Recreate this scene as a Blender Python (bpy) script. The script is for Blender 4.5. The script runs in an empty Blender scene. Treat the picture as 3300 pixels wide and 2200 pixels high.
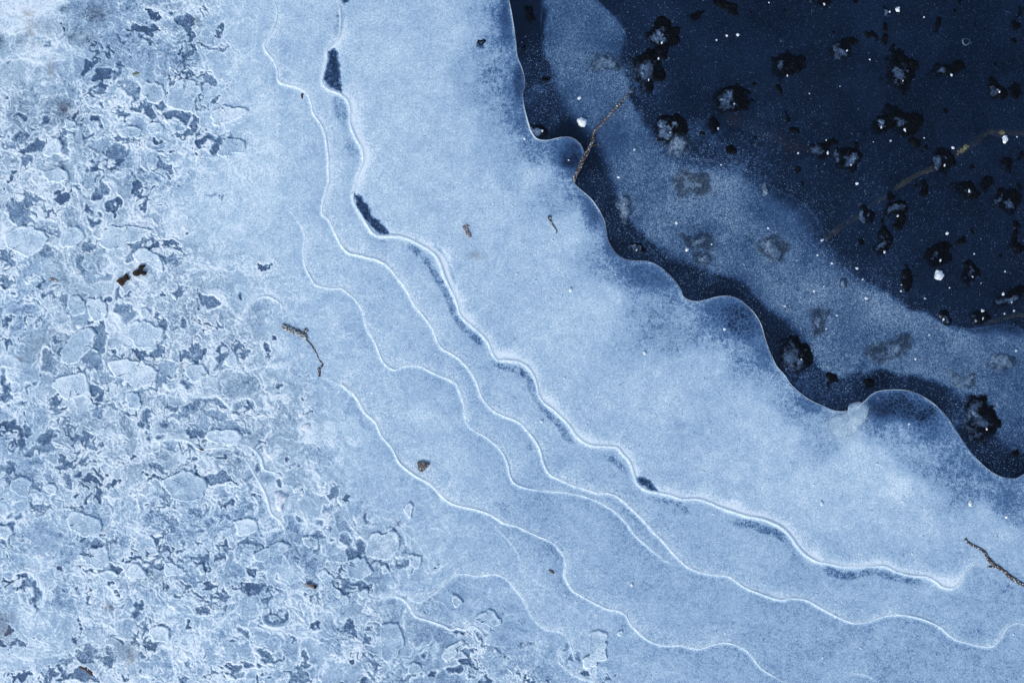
import bpy, math, random
import numpy as np

# ------------------------------------------------------------------ scale
# the frame shows about 1.3 m of a frozen pond seen from straight above
S = 0.0004                       # metres per photograph pixel
W, H = 3300, 2200
def wx(px): return (px - W / 2) * S
def wy(py): return (H / 2 - py) * S

scene = bpy.context.scene
C = scene.collection
# ------------------------------------------------------------------ camera
cam_d = bpy.data.cameras.new('camera')
cam = bpy.data.objects.new('camera', cam_d)
C.objects.link(cam)
CAM_Z = 1.6
cam.location = (0, 0, CAM_Z)
cam.rotation_euler = (0, 0, 0)
cam_d.sensor_width = 36
cam_d.lens = 36 * CAM_Z / (W * S)
cam_d.clip_start = 0.01
cam_d.clip_end = 200
scene.camera = cam
# ------------------------------------------------------------------ light
SUN_EL, SUN_AZ = 38, 215         # azimuth clockwise from +Y: light from lower left
world = bpy.data.worlds.new('World')
scene.world = world
world.use_nodes = True
nt = world.node_tree
nt.nodes.clear()
wo = nt.nodes.new('ShaderNodeOutputWorld')
bg = nt.nodes.new('ShaderNodeBackground')
sky = nt.nodes.new('ShaderNodeTexSky')
sky.sky_type = 'NISHITA'
sky.sun_disc = False
sky.sun_elevation = math.radians(SUN_EL)
sky.sun_rotation = math.radians(SUN_AZ)
sky.air_density = 1.0
sky.dust_density = 2.0
sky.ozone_density = 2.0
bg.inputs['Strength'].default_value = 0.12
nt.links.new(sky.outputs[0], bg.inputs[0])
nt.links.new(bg.outputs[0], wo.inputs[0])
sun_d = bpy.data.lights.new('sun', 'SUN')
sun_d.energy = 1.3
sun_d.angle = math.radians(16)
sun_d.color = (1.0, 0.96, 0.90)
sun = bpy.data.objects.new('sun', sun_d)
C.objects.link(sun)
az, el = math.radians(SUN_AZ), math.radians(SUN_EL)
from mathutils import Vector
dvec = Vector((math.sin(az) * math.cos(el), math.cos(az) * math.cos(el), math.sin(el)))
sun.rotation_euler = dvec.to_track_quat('Z', 'Y').to_euler()
sun.location = dvec * 5
scene.view_settings.view_transform = 'Standard'
scene.view_settings.look = 'None'
scene.view_settings.exposure = 0.6
scene.view_settings.gamma = 1.0
scene.view_settings.use_curve_mapping = False

random.seed(7)
rng = np.random.default_rng(11)

# ------------------------------------------------------------------ coordinates of the survey
K = 1100 / 2352
TILE = {'a': (0, 0), 'b': (1100, 0), 'c': (2200, 0), 'd': (0, 733), 'e': (1100, 733), 'f': (2200, 733),
        'g': (0, 1466), 'h': (1100, 1466), 'i': (2200, 1466)}
def tp(t, x, y):
    if t == 'F':
        return (x * 3300 / 2352, y * 3300 / 2352)
    return (TILE[t][0] + x * K, TILE[t][1] + y * K)
def L(s):
    """'b 1,2 3,4; c 5,6' -> points in photograph pixels"""
    out = []
    for seg in s.split(';'):
        w = seg.split()
        t = w[0]
        for q in w[1:]:
            x, y = q.split(',')
            out.append(tp(t, float(x), float(y)))
    return out
def smooth(pts, step=6.0, closed=False):
    P = np.array(pts, float)
    n = len(P)
    out = []
    rngi = range(n if closed else n - 1)
    for i in rngi:
        if closed:
            p0, p1, p2, p3 = P[(i - 1) % n], P[i], P[(i + 1) % n], P[(i + 2) % n]
        else:
            p0, p1, p2, p3 = P[max(i - 1, 0)], P[i], P[i + 1], P[min(i + 2, n - 1)]
        m = max(2, int(np.hypot(*(p2 - p1)) / step))
        for k in range(m):
            t = k / m
            out.append(0.5 * ((2 * p1) + (-p0 + p2) * t + (2 * p0 - 5 * p1 + 4 * p2 - p3) * t * t + (-p0 + 3 * p1 - 3 * p2 + p3) * t ** 3))
    if not closed:
        out.append(P[-1])
    return np.array(out)

# ------------------------------------------------------------------ noise
TAB = rng.random((8, 256, 256)).astype(np.float32)
def vnoise(x, y, scale, k=0):
    x = x / scale + 37.3 * k
    y = y / scale + 91.7 * k
    xi = np.floor(x); yi = np.floor(y)
    fx = (x - xi).astype(np.float32); fy = (y - yi).astype(np.float32)
    xi = xi.astype(np.int64) & 255; yi = yi.astype(np.int64) & 255
    x1 = (xi + 1) & 255; y1 = (yi + 1) & 255
    fx = fx * fx * (3 - 2 * fx); fy = fy * fy * (3 - 2 * fy)
    T = TAB[k % 8]
    a = T[yi, xi]; b = T[yi, x1]; c = T[y1, xi]; d = T[y1, x1]
    return (a + (b - a) * fx) * (1 - fy) + (c + (d - c) * fx) * fy
def fbm(x, y, scale, octv=4, k=0, gain=.5):
    s = 0; a = 1; tot = 0
    for o in range(octv):
        s = s + a * vnoise(x, y, scale / 2 ** o, k + o)
        tot += a; a *= gain
    return s / tot
def worley(x, y, scale, k=0):
    """nearest and second nearest jittered cell centre (in cell units) and the id of the nearest cell"""
    x = x / scale; y = y / scale
    xi = np.floor(x).astype(np.int64); yi = np.floor(y).astype(np.int64)
    f1 = np.full(x.shape, 9., np.float32); f2 = f1.copy(); idn = np.zeros(x.shape, np.float32)
    for dy in (-1, 0, 1):
        for dx in (-1, 0, 1):
            a = (xi + dx) & 255; b = (yi + dy) & 255
            d = np.hypot(xi + dx + TAB[k % 8][b, a] - x, yi + dy + TAB[(k + 1) % 8][b, a] - y).astype(np.float32)
            nearer = d < f1
            f2 = np.where(nearer, f1, np.minimum(f2, d))
            idn = np.where(nearer, TAB[(k + 2) % 8][b, a], idn)
            f1 = np.where(nearer, d, f1)
    return f1, f2, idn
def sstep(a, b, x):
    t = np.clip((x - a) / (b - a), 0, 1)
    return t * t * (3 - 2 * t)

# ------------------------------------------------------------------ the sheet's grid
SP = 2.8
def axis(n_in):
    core = np.arange(-60, n_in + 60 + SP, SP)
    out = []; s = SP; p = core[-1]
    while p < n_in + 45000:
        s *= 1.22; p += s; out.append(p)
    hi = np.array(out)
    lo = (n_in - hi)[::-1]
    return np.concatenate([lo, core[(core > lo[-1])], hi])
gx = axis(W); gy = axis(H)
NX, NY = len(gx), len(gy)
X, Y = np.meshgrid(gx, gy)
X = X.astype(np.float32); Y = Y.astype(np.float32)

def win(cx0, cx1, cy0, cy1):
    i0, i1 = np.searchsorted(gx, [cx0, cx1]); j0, j1 = np.searchsorted(gy, [cy0, cy1])
    return slice(j0, max(j1, j0 + 1)), slice(i0, max(i1, i0 + 1))

def line_dist(P, reach, closed=False):
    """distance to a polyline (inf beyond reach) and the signed side, along parameter 0..1"""
    D = np.full(X.shape, 1e6, np.float32); Sd = np.zeros(X.shape, np.float32); U = np.zeros(X.shape, np.float32)
    n = len(P)
    for i in range(n if closed else n - 1):
        a = P[i]; b = P[(i + 1) % n]
        w = win(min(a[0], b[0]) - reach, max(a[0], b[0]) + reach, min(a[1], b[1]) - reach, max(a[1], b[1]) + reach)
        x = X[w]; y = Y[w]
        if x.size == 0: continue
        dx, dy = b - a
        l2 = dx * dx + dy * dy + 1e-9
        t = np.clip(((x - a[0]) * dx + (y - a[1]) * dy) / l2, 0, 1)
        d = np.hypot(x - a[0] - t * dx, y - a[1] - t * dy)
        m = d < D[w]
        D[w] = np.where(m, d, D[w])
        Sd[w] = np.where(m, np.sign(dx * (y - a[1]) - dy * (x - a[0])), Sd[w])
        U[w] = np.where(m, (i + t) / n, U[w])
    return D, Sd, U

def inside(P, x, y):
    r = np.zeros(x.shape, bool)
    n = len(P)
    for i in range(n):
        (x1, y1), (x2, y2) = P[i], P[(i + 1) % n]
        if y1 == y2: continue
        c = (y1 > y) != (y2 > y)
        r ^= c & (x < (x2 - x1) * (y - y1) / (y2 - y1) + x1)
    return r

def idw(pts, x, y, p=4.4):
    """smooth interpolation of values known at points, evaluated on a coarse lattice and enlarged"""
    cx = np.linspace(-300, W + 300, 130); cy = np.linspace(-300, H + 300, 94)
    A, B = np.meshgrid(cx, cy)
    num = np.zeros(A.shape); den = np.zeros(A.shape)
    for (px, py, v) in pts:
        w = 1 / ((A - px) ** 2 + (B - py) ** 2 + 24 ** 2) ** (p / 2)
        num += w * v; den += w
    Z = (num / den).astype(np.float32)
    fx = np.clip((x - cx[0]) / (cx[1] - cx[0]), 0, len(cx) - 1.001)
    fy = np.clip((y - cy[0]) / (cy[1] - cy[0]), 0, len(cy) - 1.001)
    i = fx.astype(np.int32); j = fy.astype(np.int32); fx = fx - i; fy = fy - j
    return (Z[j, i] * (1 - fx) + Z[j, i + 1] * fx) * (1 - fy) + (Z[j + 1, i] * (1 - fx) + Z[j + 1, i + 1] * fx) * fy
def CP(s):
    out = []
    for q in s.split():
        x, y, v = q.split(',')
        x, y = tp('F', float(x), float(y))
        out.append((x, y, float(v)))
    return out

ICE_PTS = CP("700,100,.80 900,100,.82 1050,60,.8 1110,40,.66 1150,30,.46 1165,100,.40 1130,120,.62 1080,180,.66 1100,190,.58 1150,200,.46 1180,200,.38 "
 "1000,200,.84 1060,280,.8 1130,260,.66 1190,280,.42 1160,330,.72 1230,340,.5 1230,400,.78 1280,330,.30 1300,360,.33 1330,380,.35 1290,420,.62 1340,450,.45 "
 "1380,500,.37 1330,500,.72 1360,560,.66 1390,580,.48 1300,560,.85 1440,610,.46 1500,640,.42 1480,690,.6 1540,690,.5 1400,680,.82 1560,720,.6 1650,700,.34 "
 "1700,720,.34 1740,780,.36 1640,760,.5 1700,830,.52 1760,840,.5 1620,830,.74 1700,900,.76 1800,900,.54 1850,930,.5 1780,970,.82 1900,970,.62 2020,930,.32 "
 "2100,930,.30 2150,980,.36 2050,990,.58 2130,1040,.58 2200,1040,.45 2000,1060,.85 2260,1100,.5 2330,1130,.42 2280,1200,.7 2100,1150,.75 1900,1130,.78 "
 "1700,1080,.78 1500,900,.78 1300,750,.8 1200,600,.78 1100,450,.8 900,250,.84 900,450,.84 950,650,.76 1050,850,.72 900,800,.75 1150,1000,.74 1350,1100,.7 "
 "1050,1100,.74 1250,1200,.66 1500,1350,.66 1700,1300,.68 1900,1350,.68 2100,1280,.7 2300,1250,.7 2250,1400,.64 2100,1500,.62 1900,1480,.64 1600,1450,.68 "
 "1650,1540,.64 1400,1450,.7 1200,1300,.72 1100,1450,.68 650,300,.82 650,600,.80 780,950,.76 600,150,.80 560,450,.84 400,700,.82 300,300,.80 60,60,.93 "
 "100,20,.95 20,120,.84 90,90,.90 200,60,.66 280,90,.66 350,60,.72 150,170,.70 30,250,.78 250,200,.8 100,400,.78 200,600,.80 60,760,.80 300,900,.80 100,950,.8 "
 "100,1250,.80 300,1200,.78 400,1350,.78 50,1500,.84 300,1480,.84 480,1500,.84 600,1350,.76 700,1450,.78 800,1530,.74 500,700,.80 700,800,.80 600,1000,.78")
BLUE_PTS = CP("1300,50,.34 1350,150,.35 1290,200,.32 1400,60,.30 1400,250,.34 1340,230,.31 1430,330,.31 1480,420,.34 1550,500,.40 1500,400,.31 1600,420,.42 1650,450,.40 "
 "1750,450,.30 1650,560,.38 1800,550,.30 1850,480,.27 1750,600,.35 1850,700,.37 1900,800,.40 2000,750,.42 2100,800,.42 2200,850,.34 2300,800,.33 2300,900,.29 "
 "2250,950,.29 2330,990,.26 1950,680,.32 2320,780,.34 1420,100,.22 1580,350,.3 1880,540,.24 1700,690,.28")
DARK_PTS = CP("1200,30,.10 1230,100,.08 1250,150,.09 1240,230,.13 1260,260,.12 1310,290,.05 1360,380,.06 1400,450,.08 1450,560,.10 1500,590,.09 1600,640,.08 1700,660,.07 "
 "1760,720,.06 1800,780,.07 1850,860,.12 1960,880,.11 1900,920,.12 2050,870,.08 2150,900,.07 2230,960,.10 2300,1060,.05 2340,1070,.05 1500,50,.11 1500,120,.09 1600,100,.09 "
 "1700,150,.08 1900,60,.09 2100,50,.08 2300,50,.07 1800,300,.08 1700,330,.09 2000,400,.07 2300,500,.05 2200,600,.05 2000,600,.07 2100,690,.09 1950,620,.12 1800,420,.11 1650,340,.13 "
 "1950,350,.06 2150,250,.06 1650,40,.06 1850,150,.09 2050,130,.09 2250,200,.06")
SPK_PTS = CP("1230,150,.9 1210,30,.2 1260,260,1 1310,300,.1 1330,60,.08 1350,200,.35 1400,110,.3 1480,250,.6 1450,180,.9 1400,300,.25 1550,330,.9 1500,420,.8 1400,420,.6 "
 "1600,450,1 1700,420,.6 1700,400,.9 1850,440,.6 1800,500,.3 1450,530,.9 1600,580,.9 1550,650,.7 1750,560,.9 1850,620,.7 1700,680,.6 1800,760,.5 1950,700,1 2000,800,1 1900,850,.9 "
 "2100,720,.8 2250,900,.8 2100,850,.5 2150,650,.15 2300,300,.05 2000,200,.06 1700,100,.1 1600,200,.25 1950,560,.5 1900,600,.9 2250,1000,1 2320,1080,1 2050,880,.7 2300,770,.3 1000,300,.3 "
 "1180,250,.8 1300,380,.5 1350,520,.9 1500,660,.8 1700,750,.4 2100,950,.3 2250,1120,.8 1800,950,.7")

# main scalloped edge of the pale ice
EDGE_PTS = L("b 1155,0 1170,80 1185,170 1200,270 1210,380 1240,460 1260,530 1265,590 1250,650 1260,740 1285,840 1310,910 1350,960 1420,968 1480,955 1540,945 1600,955 1650,1000 1675,1060 1668,1110 1640,1170 1605,1215 1605,1260 1640,1300 1710,1360 1770,1440 1810,1520; "
 "e 1825,20 1835,80 1870,150 1920,200 1980,225 2080,230 2140,240 2220,290 2290,360 2340,430; "
 "f 0,470 40,500 100,510 170,495 240,477 310,472 380,490 440,535 500,600 540,670 560,740 590,830 620,900 650,960 705,1020 740,1075 810,1140 880,1190 970,1230 1050,1262 1130,1262 1200,1235 1260,1190 1300,1150 1360,1125 1450,1117 1540,1122 1630,1150 1710,1200 1780,1260 1840,1330 1890,1410 1950,1500; "
 "i 2000,0 2050,50 2120,110 2200,150 2290,160 2352,130")
EDGE_PTS = [(1628, -120), (1634, -60)] + EDGE_PTS + [(3360, 1500), (3440, 1440)]
EDGE = smooth(EDGE_PTS, 7)
edge_poly = [tuple(p) for p in EDGE[::2]] + [(60000, 3000), (60000, 60000), (-60000, 60000), (-60000, -60000), (1400, -60000)]
BLUE_POLY = L("b 1370,-150 1372,0 1385,200 1400,400 1450,560 1500,680 1560,780 1640,880 1690,960 1750,1040 1820,1200 1880,1350 1990,1560; f -90,210 200,320 330,370 450,440 560,540 660,640 760,740 830,820 900,920 960,990 1080,1030 1250,1010 1430,1000 1600,1030 1750,1090 1900,1160 2050,1240 2130,1380 2160,1480 2352,1567 3300,1800 3300,800 "
 "2352,710 2280,680 2230,672 2150,675 2080,688 1900,700 1760,640 1600,560 1480,490 1370,430 1200,350 1110,280 1040,190 960,0; c 900,1470 830,1400 740,1350 620,1290 520,1215 430,1170 330,1140 200,1110 0,1085; b 2250,1010 2060,760 1990,680 1985,560 1955,400 1970,320 1950,220 1900,150 1830,70 1760,0 1600,-150")
BLUE_RIM = [L("b 1740,-20 1760,0 1830,70 1900,150 1950,220 1970,300 1960,380"), L("c -60,1078 0,1085 100,1095 200,1110 330,1140 430,1170 520,1215 620,1290 740,1350 830,1400 900,1470; f 955,0 1000,110 1040,190"),
            L("f 1110,280 1200,350 1290,395 1370,430 1480,490"), L("f 1990,700 2080,688 2150,675 2230,672 2290,685 2352,710 2450,760"), L("b 1380,60 1375,200 1385,300 1395,420")]

ice_side = inside(edge_poly, X, Y)
eDw, _, _ = line_dist(smooth(EDGE_PTS, 40), 300)
eDw = np.minimum(eDw, 300)
eD, _, _ = line_dist(EDGE, 60)
wxp = X + 34 * (fbm(X, Y, 80, 3, 2) - .5) * 2; wyp = Y + 34 * (fbm(X, Y, 80, 3, 5) - .5) * 2

# ---- water side
bp = smooth(BLUE_POLY, 25, True)
blue_in = inside([tuple(p) for p in bp], X, Y)
bD, _, _ = line_dist(bp, 130, True)
bs = np.where(blue_in, np.minimum(bD, 130), -np.minimum(bD, 130))
soft = 14 + 44 * sstep(.35, .65, fbm(X, Y, 260, 2, 3))
bs = bs + 46 * (fbm(X, Y, 75, 4, 7, .65) - .5)
blue = sstep(-.35, .9, bs / soft)
cloud = fbm(X, Y, 150, 5, 1)
mott = fbm(X, Y, 26, 3, 4)
dRight = idw(DARK_PTS, X, Y) * (.20 + .85 * cloud) * (1 - blue) + (idw(BLUE_PTS, X, Y) * (.56 + .90 * cloud)) * blue
dRight = dRight + .03 * (mott - .5) + blue * .07 * (fbm(X, Y, 70, 4, 2, .6) - .42) * 2
spk = idw(SPK_PTS, wxp, wyp)
grain = fbm(X, Y, 7.5, 2, 2, .8)
spkc = sstep(.35, 1.0, spk) * sstep(.30, .62, fbm(X, Y, 110, 4, 0, .6))
dRight = dRight + spkc * (.02 + .085 * (1 - blue) + .34 * (grain - .5))
rimR = np.zeros(X.shape, np.float32)
for r in BLUE_RIM:
    d_, s_, u_ = line_dist(smooth(r, 8), 30)
    rimR = np.maximum(rimR, np.exp(-(d_ / 2.6) ** 2) * (.4 + .6 * vnoise(X, Y, 40, 2)))
dRight += .16 * rimR

# ---- pale ice side
dIce = idw(ICE_PTS, wxp, wyp)
dIce = np.where((X > 900) & (dIce > .765), .765 + (dIce - .765) * .35, dIce)
cl2 = fbm(wxp, wyp, 95, 5, 6, .6)
dIce = dIce + .01 + .15 * (cl2 - .5) + .12 * (fbm(X, Y, 32, 4, 3, .75) - .5) + .13 * (fbm(X, Y, 13, 3, 1, .75) - .5)
hgt = np.zeros(X.shape, np.float32)
crackle = np.zeros(X.shape, np.float32)
grey = np.zeros(X.shape, np.float32)
stain = np.zeros(X.shape, np.float32)

def blob(t, x, y, rx, ry, ang=0):
    cx, cy = tp(t, x, y)
    rx *= K; ry *= K
    m = max(rx, ry) * 2.6
    w = win(cx - m, cx + m, cy - m, cy + m)
    a = math.radians(ang)
    dx = X[w] - cx; dy = Y[w] - cy
    u = (dx * math.cos(a) + dy * math.sin(a)) / rx
    v = (-dx * math.sin(a) + dy * math.cos(a)) / ry
    return w, np.exp(-(u * u + v * v))
# soft milky lenses inside the ice
for b in [('e', 880, 620, 55, 40, .14), ('e', 1110, 880, 80, 40, .16), ('e', 1430, 1190, 60, 45, .14), ('e', 1690, 1455, 80, 45, .15), ('i', 910, 690, 60, 55, .16), ('i', 1820, 870, 90, 60, .16),
          ('i', 350, 345, 60, 35, .12), ('i', 1490, 215, 95, 85, .10), ('g', 1985, 835, 85, 80, .2), ('i', 2210, 560, 70, 50, .08), ('e', 540, 1290, 110, 80, .10), ('d', 1720, 620, 100, 90, .02),
          ('f', 1110, 1370, 105, 95, .12), ('f', 1215, 1265, 65, 60, .12), ('e', 720, 230, 40, 100, .16), ('b', 130, 830, 40, 120, .08), ('b', 170, 1080, 30, 70, .08), ('i', 650, 960, 60, 30, .10), ('f', 660, 1120, 120, 90, .08)]:
    w, g = blob(*b[:5])
    dIce[w] += 1.4 * b[5] * g
for b in [('b', 1130, 100, 50, 230, 0, .26), ('b', 1225, 560, 55, 170, 0, .24), ('b', 1040, 500, 110, 45, -25, .14), ('b', 1590, 1090, 100, 120, 0, .30), ('b', 1710, 1450, 60, 130, -20, .26), ('e', 1870, 130, 60, 90, 0, .22),
          ('e', 2110, 350, 190, 95, 25, .22), ('f', 350, 660, 230, 160, 20, .30), ('f', 560, 900, 70, 110, 0, .22), ('f', 880, 1230, 160, 50, 30, .25), ('f', 1500, 1260, 230, 120, 10, .34), ('f', 1700, 1360, 110, 140, -30, .20),
          ('i', 2050, 110, 190, 80, 20, .16), ('i', 1950, 330, 160, 110, 0, .03)]:
    w, g = blob(*b[:6])
    dIce[w] -= .66 * b[6] * sstep(.10, .95, g + .3 * (cl2[w] - .5) + .35 * (fbm(X[w], Y[w], 26, 3, 4) - .5))
wig = fbm(X, Y, 70, 4, 3, .6)
dIce -= .08 * np.exp(-np.minimum(eDw, 500) / (20 + 90 * sstep(.35, .65, wig)))
w, g = blob('f', 1110, 1370, 110, 100); grey[w] += .9 * g
w, g = blob('f', 1215, 1265, 70, 60); grey[w] += .9 * g
# grey, see-through areas of the upper left corner and the lower left
for b in [('a', 340, 200, 120, 90, .16), ('a', 440, 60, 45, 25, .34), ('a', 660, 100, 90, 60, .14), ('a', 150, 270, 50, 45, .25), ('a', 440, 770, 70, 60, .12), ('a', 430, 1170, 22, 45, .3), ('a', 0, 275, 35, 55, .25),
          ('a', 1350, 150, 40, 40, .18), ('a', 560, 260, 100, 60, .1), ('d', 250, 850, 90, 140, .08), ('g', 30, 1130, 60, 60, .2), ('g', 20, 1230, 50, 40, .22), ('g', 1000, 850, 200, 60, .08), ('g', 750, 1050, 50, 30, .18), ('g', 850, 1330, 150, 60, .07)]:
    w, g = blob(*b[:5])
    dIce[w] -= 1.25 * b[5] * g * (.2 + 1.6 * fbm(X[w], Y[w], 30, 4, 1, .7)); grey[w] += .8 * g
for b in [('a', 230, 240, 60, 80), ('a', 350, 480, 25, 60), ('a', 440, 770, 40, 50), ('d', 375, 355, 30, 15), ('d', 365, 710, 35, 15), ('d', 960, 905, 50, 15), ('g', 40, 1110, 50, 30), ('g', 735, 520, 20, 20),
          ('g', 900, 1400, 30, 60), ('g', 760, 1040, 40, 30), ('d', 1250, 965, 20, 15), ('e', 940, 190, 60, 25), ('a', 190, 110, 50, 40), ('d', 140, 910, 20, 20), ('g', 20, 1200, 40, 60)]:
    w, g = blob(*b[:5])
    stain[w] += .8 * g * sstep(.35, .6, mott[w])

# ---- contour ridges of the frozen terraces: (points, width px, strength, dark undercut)
RIDGES = [
 ("a 1885,-60 1890,0 1910,60 1905,130 1880,210 1840,270 1820,310 1840,360 1890,420 1910,490 1915,550 1960,580 2040,600 2110,640 2145,710 2160,770 2210,850 2240,930 2255,1020 2265,1120 2270,1220 2250,1310 2225,1400 2220,1470 2270,1520; e -20,80 20,140 60,180 150,200 230,220 330,280 420,380 460,450 500,530 560,590 620,680 660,770 700,830 760,870 820,915 900,1000 940,1080 970,1160 1030,1240 1110,1290 1220,1340 1290,1410 1350,1490; "
  "h 1380,0 1390,50 1430,120 1500,165 1600,210 1700,240 1760,262 1820,258 1880,275 1950,320 2020,385 2080,440 2150,530 2210,590 2270,660 2352,740; i 60,780 150,815 300,830 360,860 430,905 520,950 600,980 680,998 740,985 800,988 870,1005 950,1050 1030,1095 1110,1135 1190,1157 1260,1145 1340,1120 1420,1103 1530,1102 1620,1118 1700,1145 1780,1190 1840,1240 1920,1280 2010,1305 2100,1318 2150,1300 2200,1240 2240,1180 2300,1150 2352,1160 2440,1190", 6.0, .95),
 ("a 2330,-60 2335,0 2345,100 2335,250 2290,310 2255,350 2250,430 2230,520 2220,570 2260,620 2340,650; b 15,670 45,700 60,760 60,850 90,930 130,1000 150,1060 150,1120 125,1180 100,1240 90,1300 80,1370 100,1430 140,1490; e 195,10 215,35 255,58 350,62 430,70 510,100 600,150 660,210 690,280 715,350 750,420 785,480 805,540 820,600 860,650 920,700 980,750 1020,800 1045,870 1075,910 1130,915 1210,925 1270,950 1310,990 1335,1040 1350,1100 1360,1160 1400,1210 1460,1250 1520,1310 1580,1380 1620,1430 1680,1480 1750,1500 1830,1503 1900,1515; "
  "h 1945,0 1985,50 2010,120 2040,190 2100,240 2180,255 2270,272; i 0,297 110,300 190,325 260,355 370,395 480,425 590,450 680,495 740,555 800,640 850,690 930,730 1040,755 1150,768 1220,772 1310,765 1390,768 1460,795 1560,825 1680,840 1740,865 1790,905 1850,915 1900,880 1950,805 1990,760 2040,745 2110,750", 9.0, 1.0),
 ("F 655,470 680,500; d 2100,30 2095,150 2110,270 2160,370 2200,400 2300,418; e 0,420 60,460 110,510 150,570 165,650 190,720 230,790 260,860 290,930 330,965 370,975 420,955 500,950 560,962 640,1000 720,1035 780,1065 805,1100 825,1160 845,1220 850,1290 870,1360 920,1400 1000,1440 1060,1490 1110,1550; h 1150,60 1165,130 1190,185 1250,220 1350,240 1500,250 1600,268 1700,295 1820,345 1900,400 1970,470 2010,530 2070,590 2140,650 2210,710 2280,745 2352,758", 4.6, .7),
 ("F 738,866 775,880 805,900; e 0,1080 60,1120 110,1180 160,1270 230,1340 270,1420 330,1490 360,1540; h 400,50 450,95 520,145 600,190 660,240 710,290 760,330 830,352 920,370 1000,395 1060,430 1120,470 1210,490 1280,525 1360,560 1430,590 1490,640 1535,700 1550,760 1540,820 1560,880 1590,930 1650,965 1740,1015 1830,1060 1910,1075 1960,1105 1990,1160 2040,1215 2100,1265 2180,1300 2270,1310; i 0,1310 120,1330 200,1305 280,1290 360,1305 430,1340 490,1400 550,1470 620,1520 710,1567 760,1620", 4.8, .85),
 ("h 940,375 1000,430 1060,490 1130,560 1190,630 1230,700 1255,780 1258,850 1255,930", 4.0, .4),
 ("h 1180,540 1250,600 1310,680 1350,760 1360,830", 5, .2),
 ("h 180,975 260,968 350,972 420,990 470,1040 500,1090 540,1120 610,1140 690,1165 760,1200 800,1185 850,1195 890,1170 930,1180 975,1220 990,1270 975,1320 930,1345", 6.5, .9),
 ("h 340,940 440,960 490,995 545,1005 600,970 660,930 700,890 750,850 800,820 860,815 930,830 1000,820 1080,825 1150,865 1210,930 1260,1000 1290,1060 1320,1120 1370,1170 1430,1205 1510,1215 1560,1260 1585,1320 1600,1400 1590,1450", 4.6, .65),
 ("h 560,1045 610,1015 660,1000 710,1020 745,1070 760,1120", 4.2, .65),
 ("h 700,900 740,875 800,870 860,895 885,950 888,1000", 4.2, .55),
 ("h 1090,975 1160,985 1220,1020 1280,1050", 4, .45),
 ("h 1400,1470 1420,1430 1480,1415 1530,1450 1580,1500 1650,1535 1750,1567 1850,1640", 4.8, .7),
 ("g 2300,330 2325,370; h 0,405 40,450 80,500 130,550 170,590 180,650 165,690", 5, .7),
 ("g 1660,-10 1720,70 1780,170 1830,260 1850,340 1870,400 1930,450 1965,520 1945,570 1900,610", 7.5, .9),
 ("d 1100,1600 1110,1480 1150,1450 1250,1455 1320,1480 1370,1525 1450,1520 1560,1515 1640,1540; g 1680,0", 6.5, .9),
 ("d 1590,1480 1680,1490 1740,1520; g 1800,20 1830,100 1900,120 1960,170 1950,230", 6.5, .9),
 ("g 1890,440 1960,400 2030,392 2080,420 2110,480 2095,540", 4.2, .7),
 ("d 1640,600 1690,580 1720,530 1770,490 1840,470 1900,495 1945,540 1955,600 1950,650", 7, .9),
 ("d 2040,760 2052,850 2040,960 2046,1100", 5, .14),
 ("d 1240,1160 1400,1165 1500,1150 1590,1240 1620,1190 1680,1165 1740,1180 1770,1230 1760,1280 1700,1350", 4.2, .7),
 ("a 1915,550 1880,590 1800,650 1740,700 1690,730", 4, .45),
 ("a 1030,0 1060,50 1140,80 1180,120 1250,70 1300,40 1350,10", 4.6, .7),
 ("d 1560,270 1565,215 1620,240 1660,290", 4, .5),
 ("d 1410,470 1425,400 1430,330 1540,310", 4, .35),
 ("g 870,600 890,530 930,515 970,560", 3.6, .7),
 ("g 1540,935 1600,965 1635,1000 1630,1050 1590,1070 1540,1120 1490,1180 1440,1195 1420,1160 1450,1110", 3.6, .8),
 ("g 1240,970 1195,1010 1210,1045 1260,1020 1310,1040 1345,1090 1390,1105 1440,1085", 3.6, .7),
 ("g 1040,1040 1090,1028 1125,1050 1135,1110 1165,1150", 3.6, .7),
 ("g 1880,960 1890,1010 1930,1050 1990,1065 2000,1120 1960,1170 1870,1175 1815,1130 1820,1030 1840,960", 3.8, .6),
 ("g 560,1290 600,1290 640,1310 690,1320 740,1300 790,1310 812,1350", 4.2, .7),
 ("h 1110,1567 1130,1500 1190,1470", 4, .5),
 ("i 1100,1567 1140,1520 1220,1508 1290,1530 1350,1567 1380,1600", 4.6, .8),
 ("h 820,1380 870,1390 905,1430 900,1490", 3.6, .6),
 ("h 480,1290 520,1250 600,1248", 4, .3),
 ("h 120,180 150,100 150,10", 5, .1),
 ("a 1440,770 1500,900 1580,960", 3.5, .3),
 ("a 1400,1100 1460,1180 1500,1195 1560,1130 1700,1050", 4, .55),
]
ridge_geo = []
RM = np.zeros(X.shape, np.float32)
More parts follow.
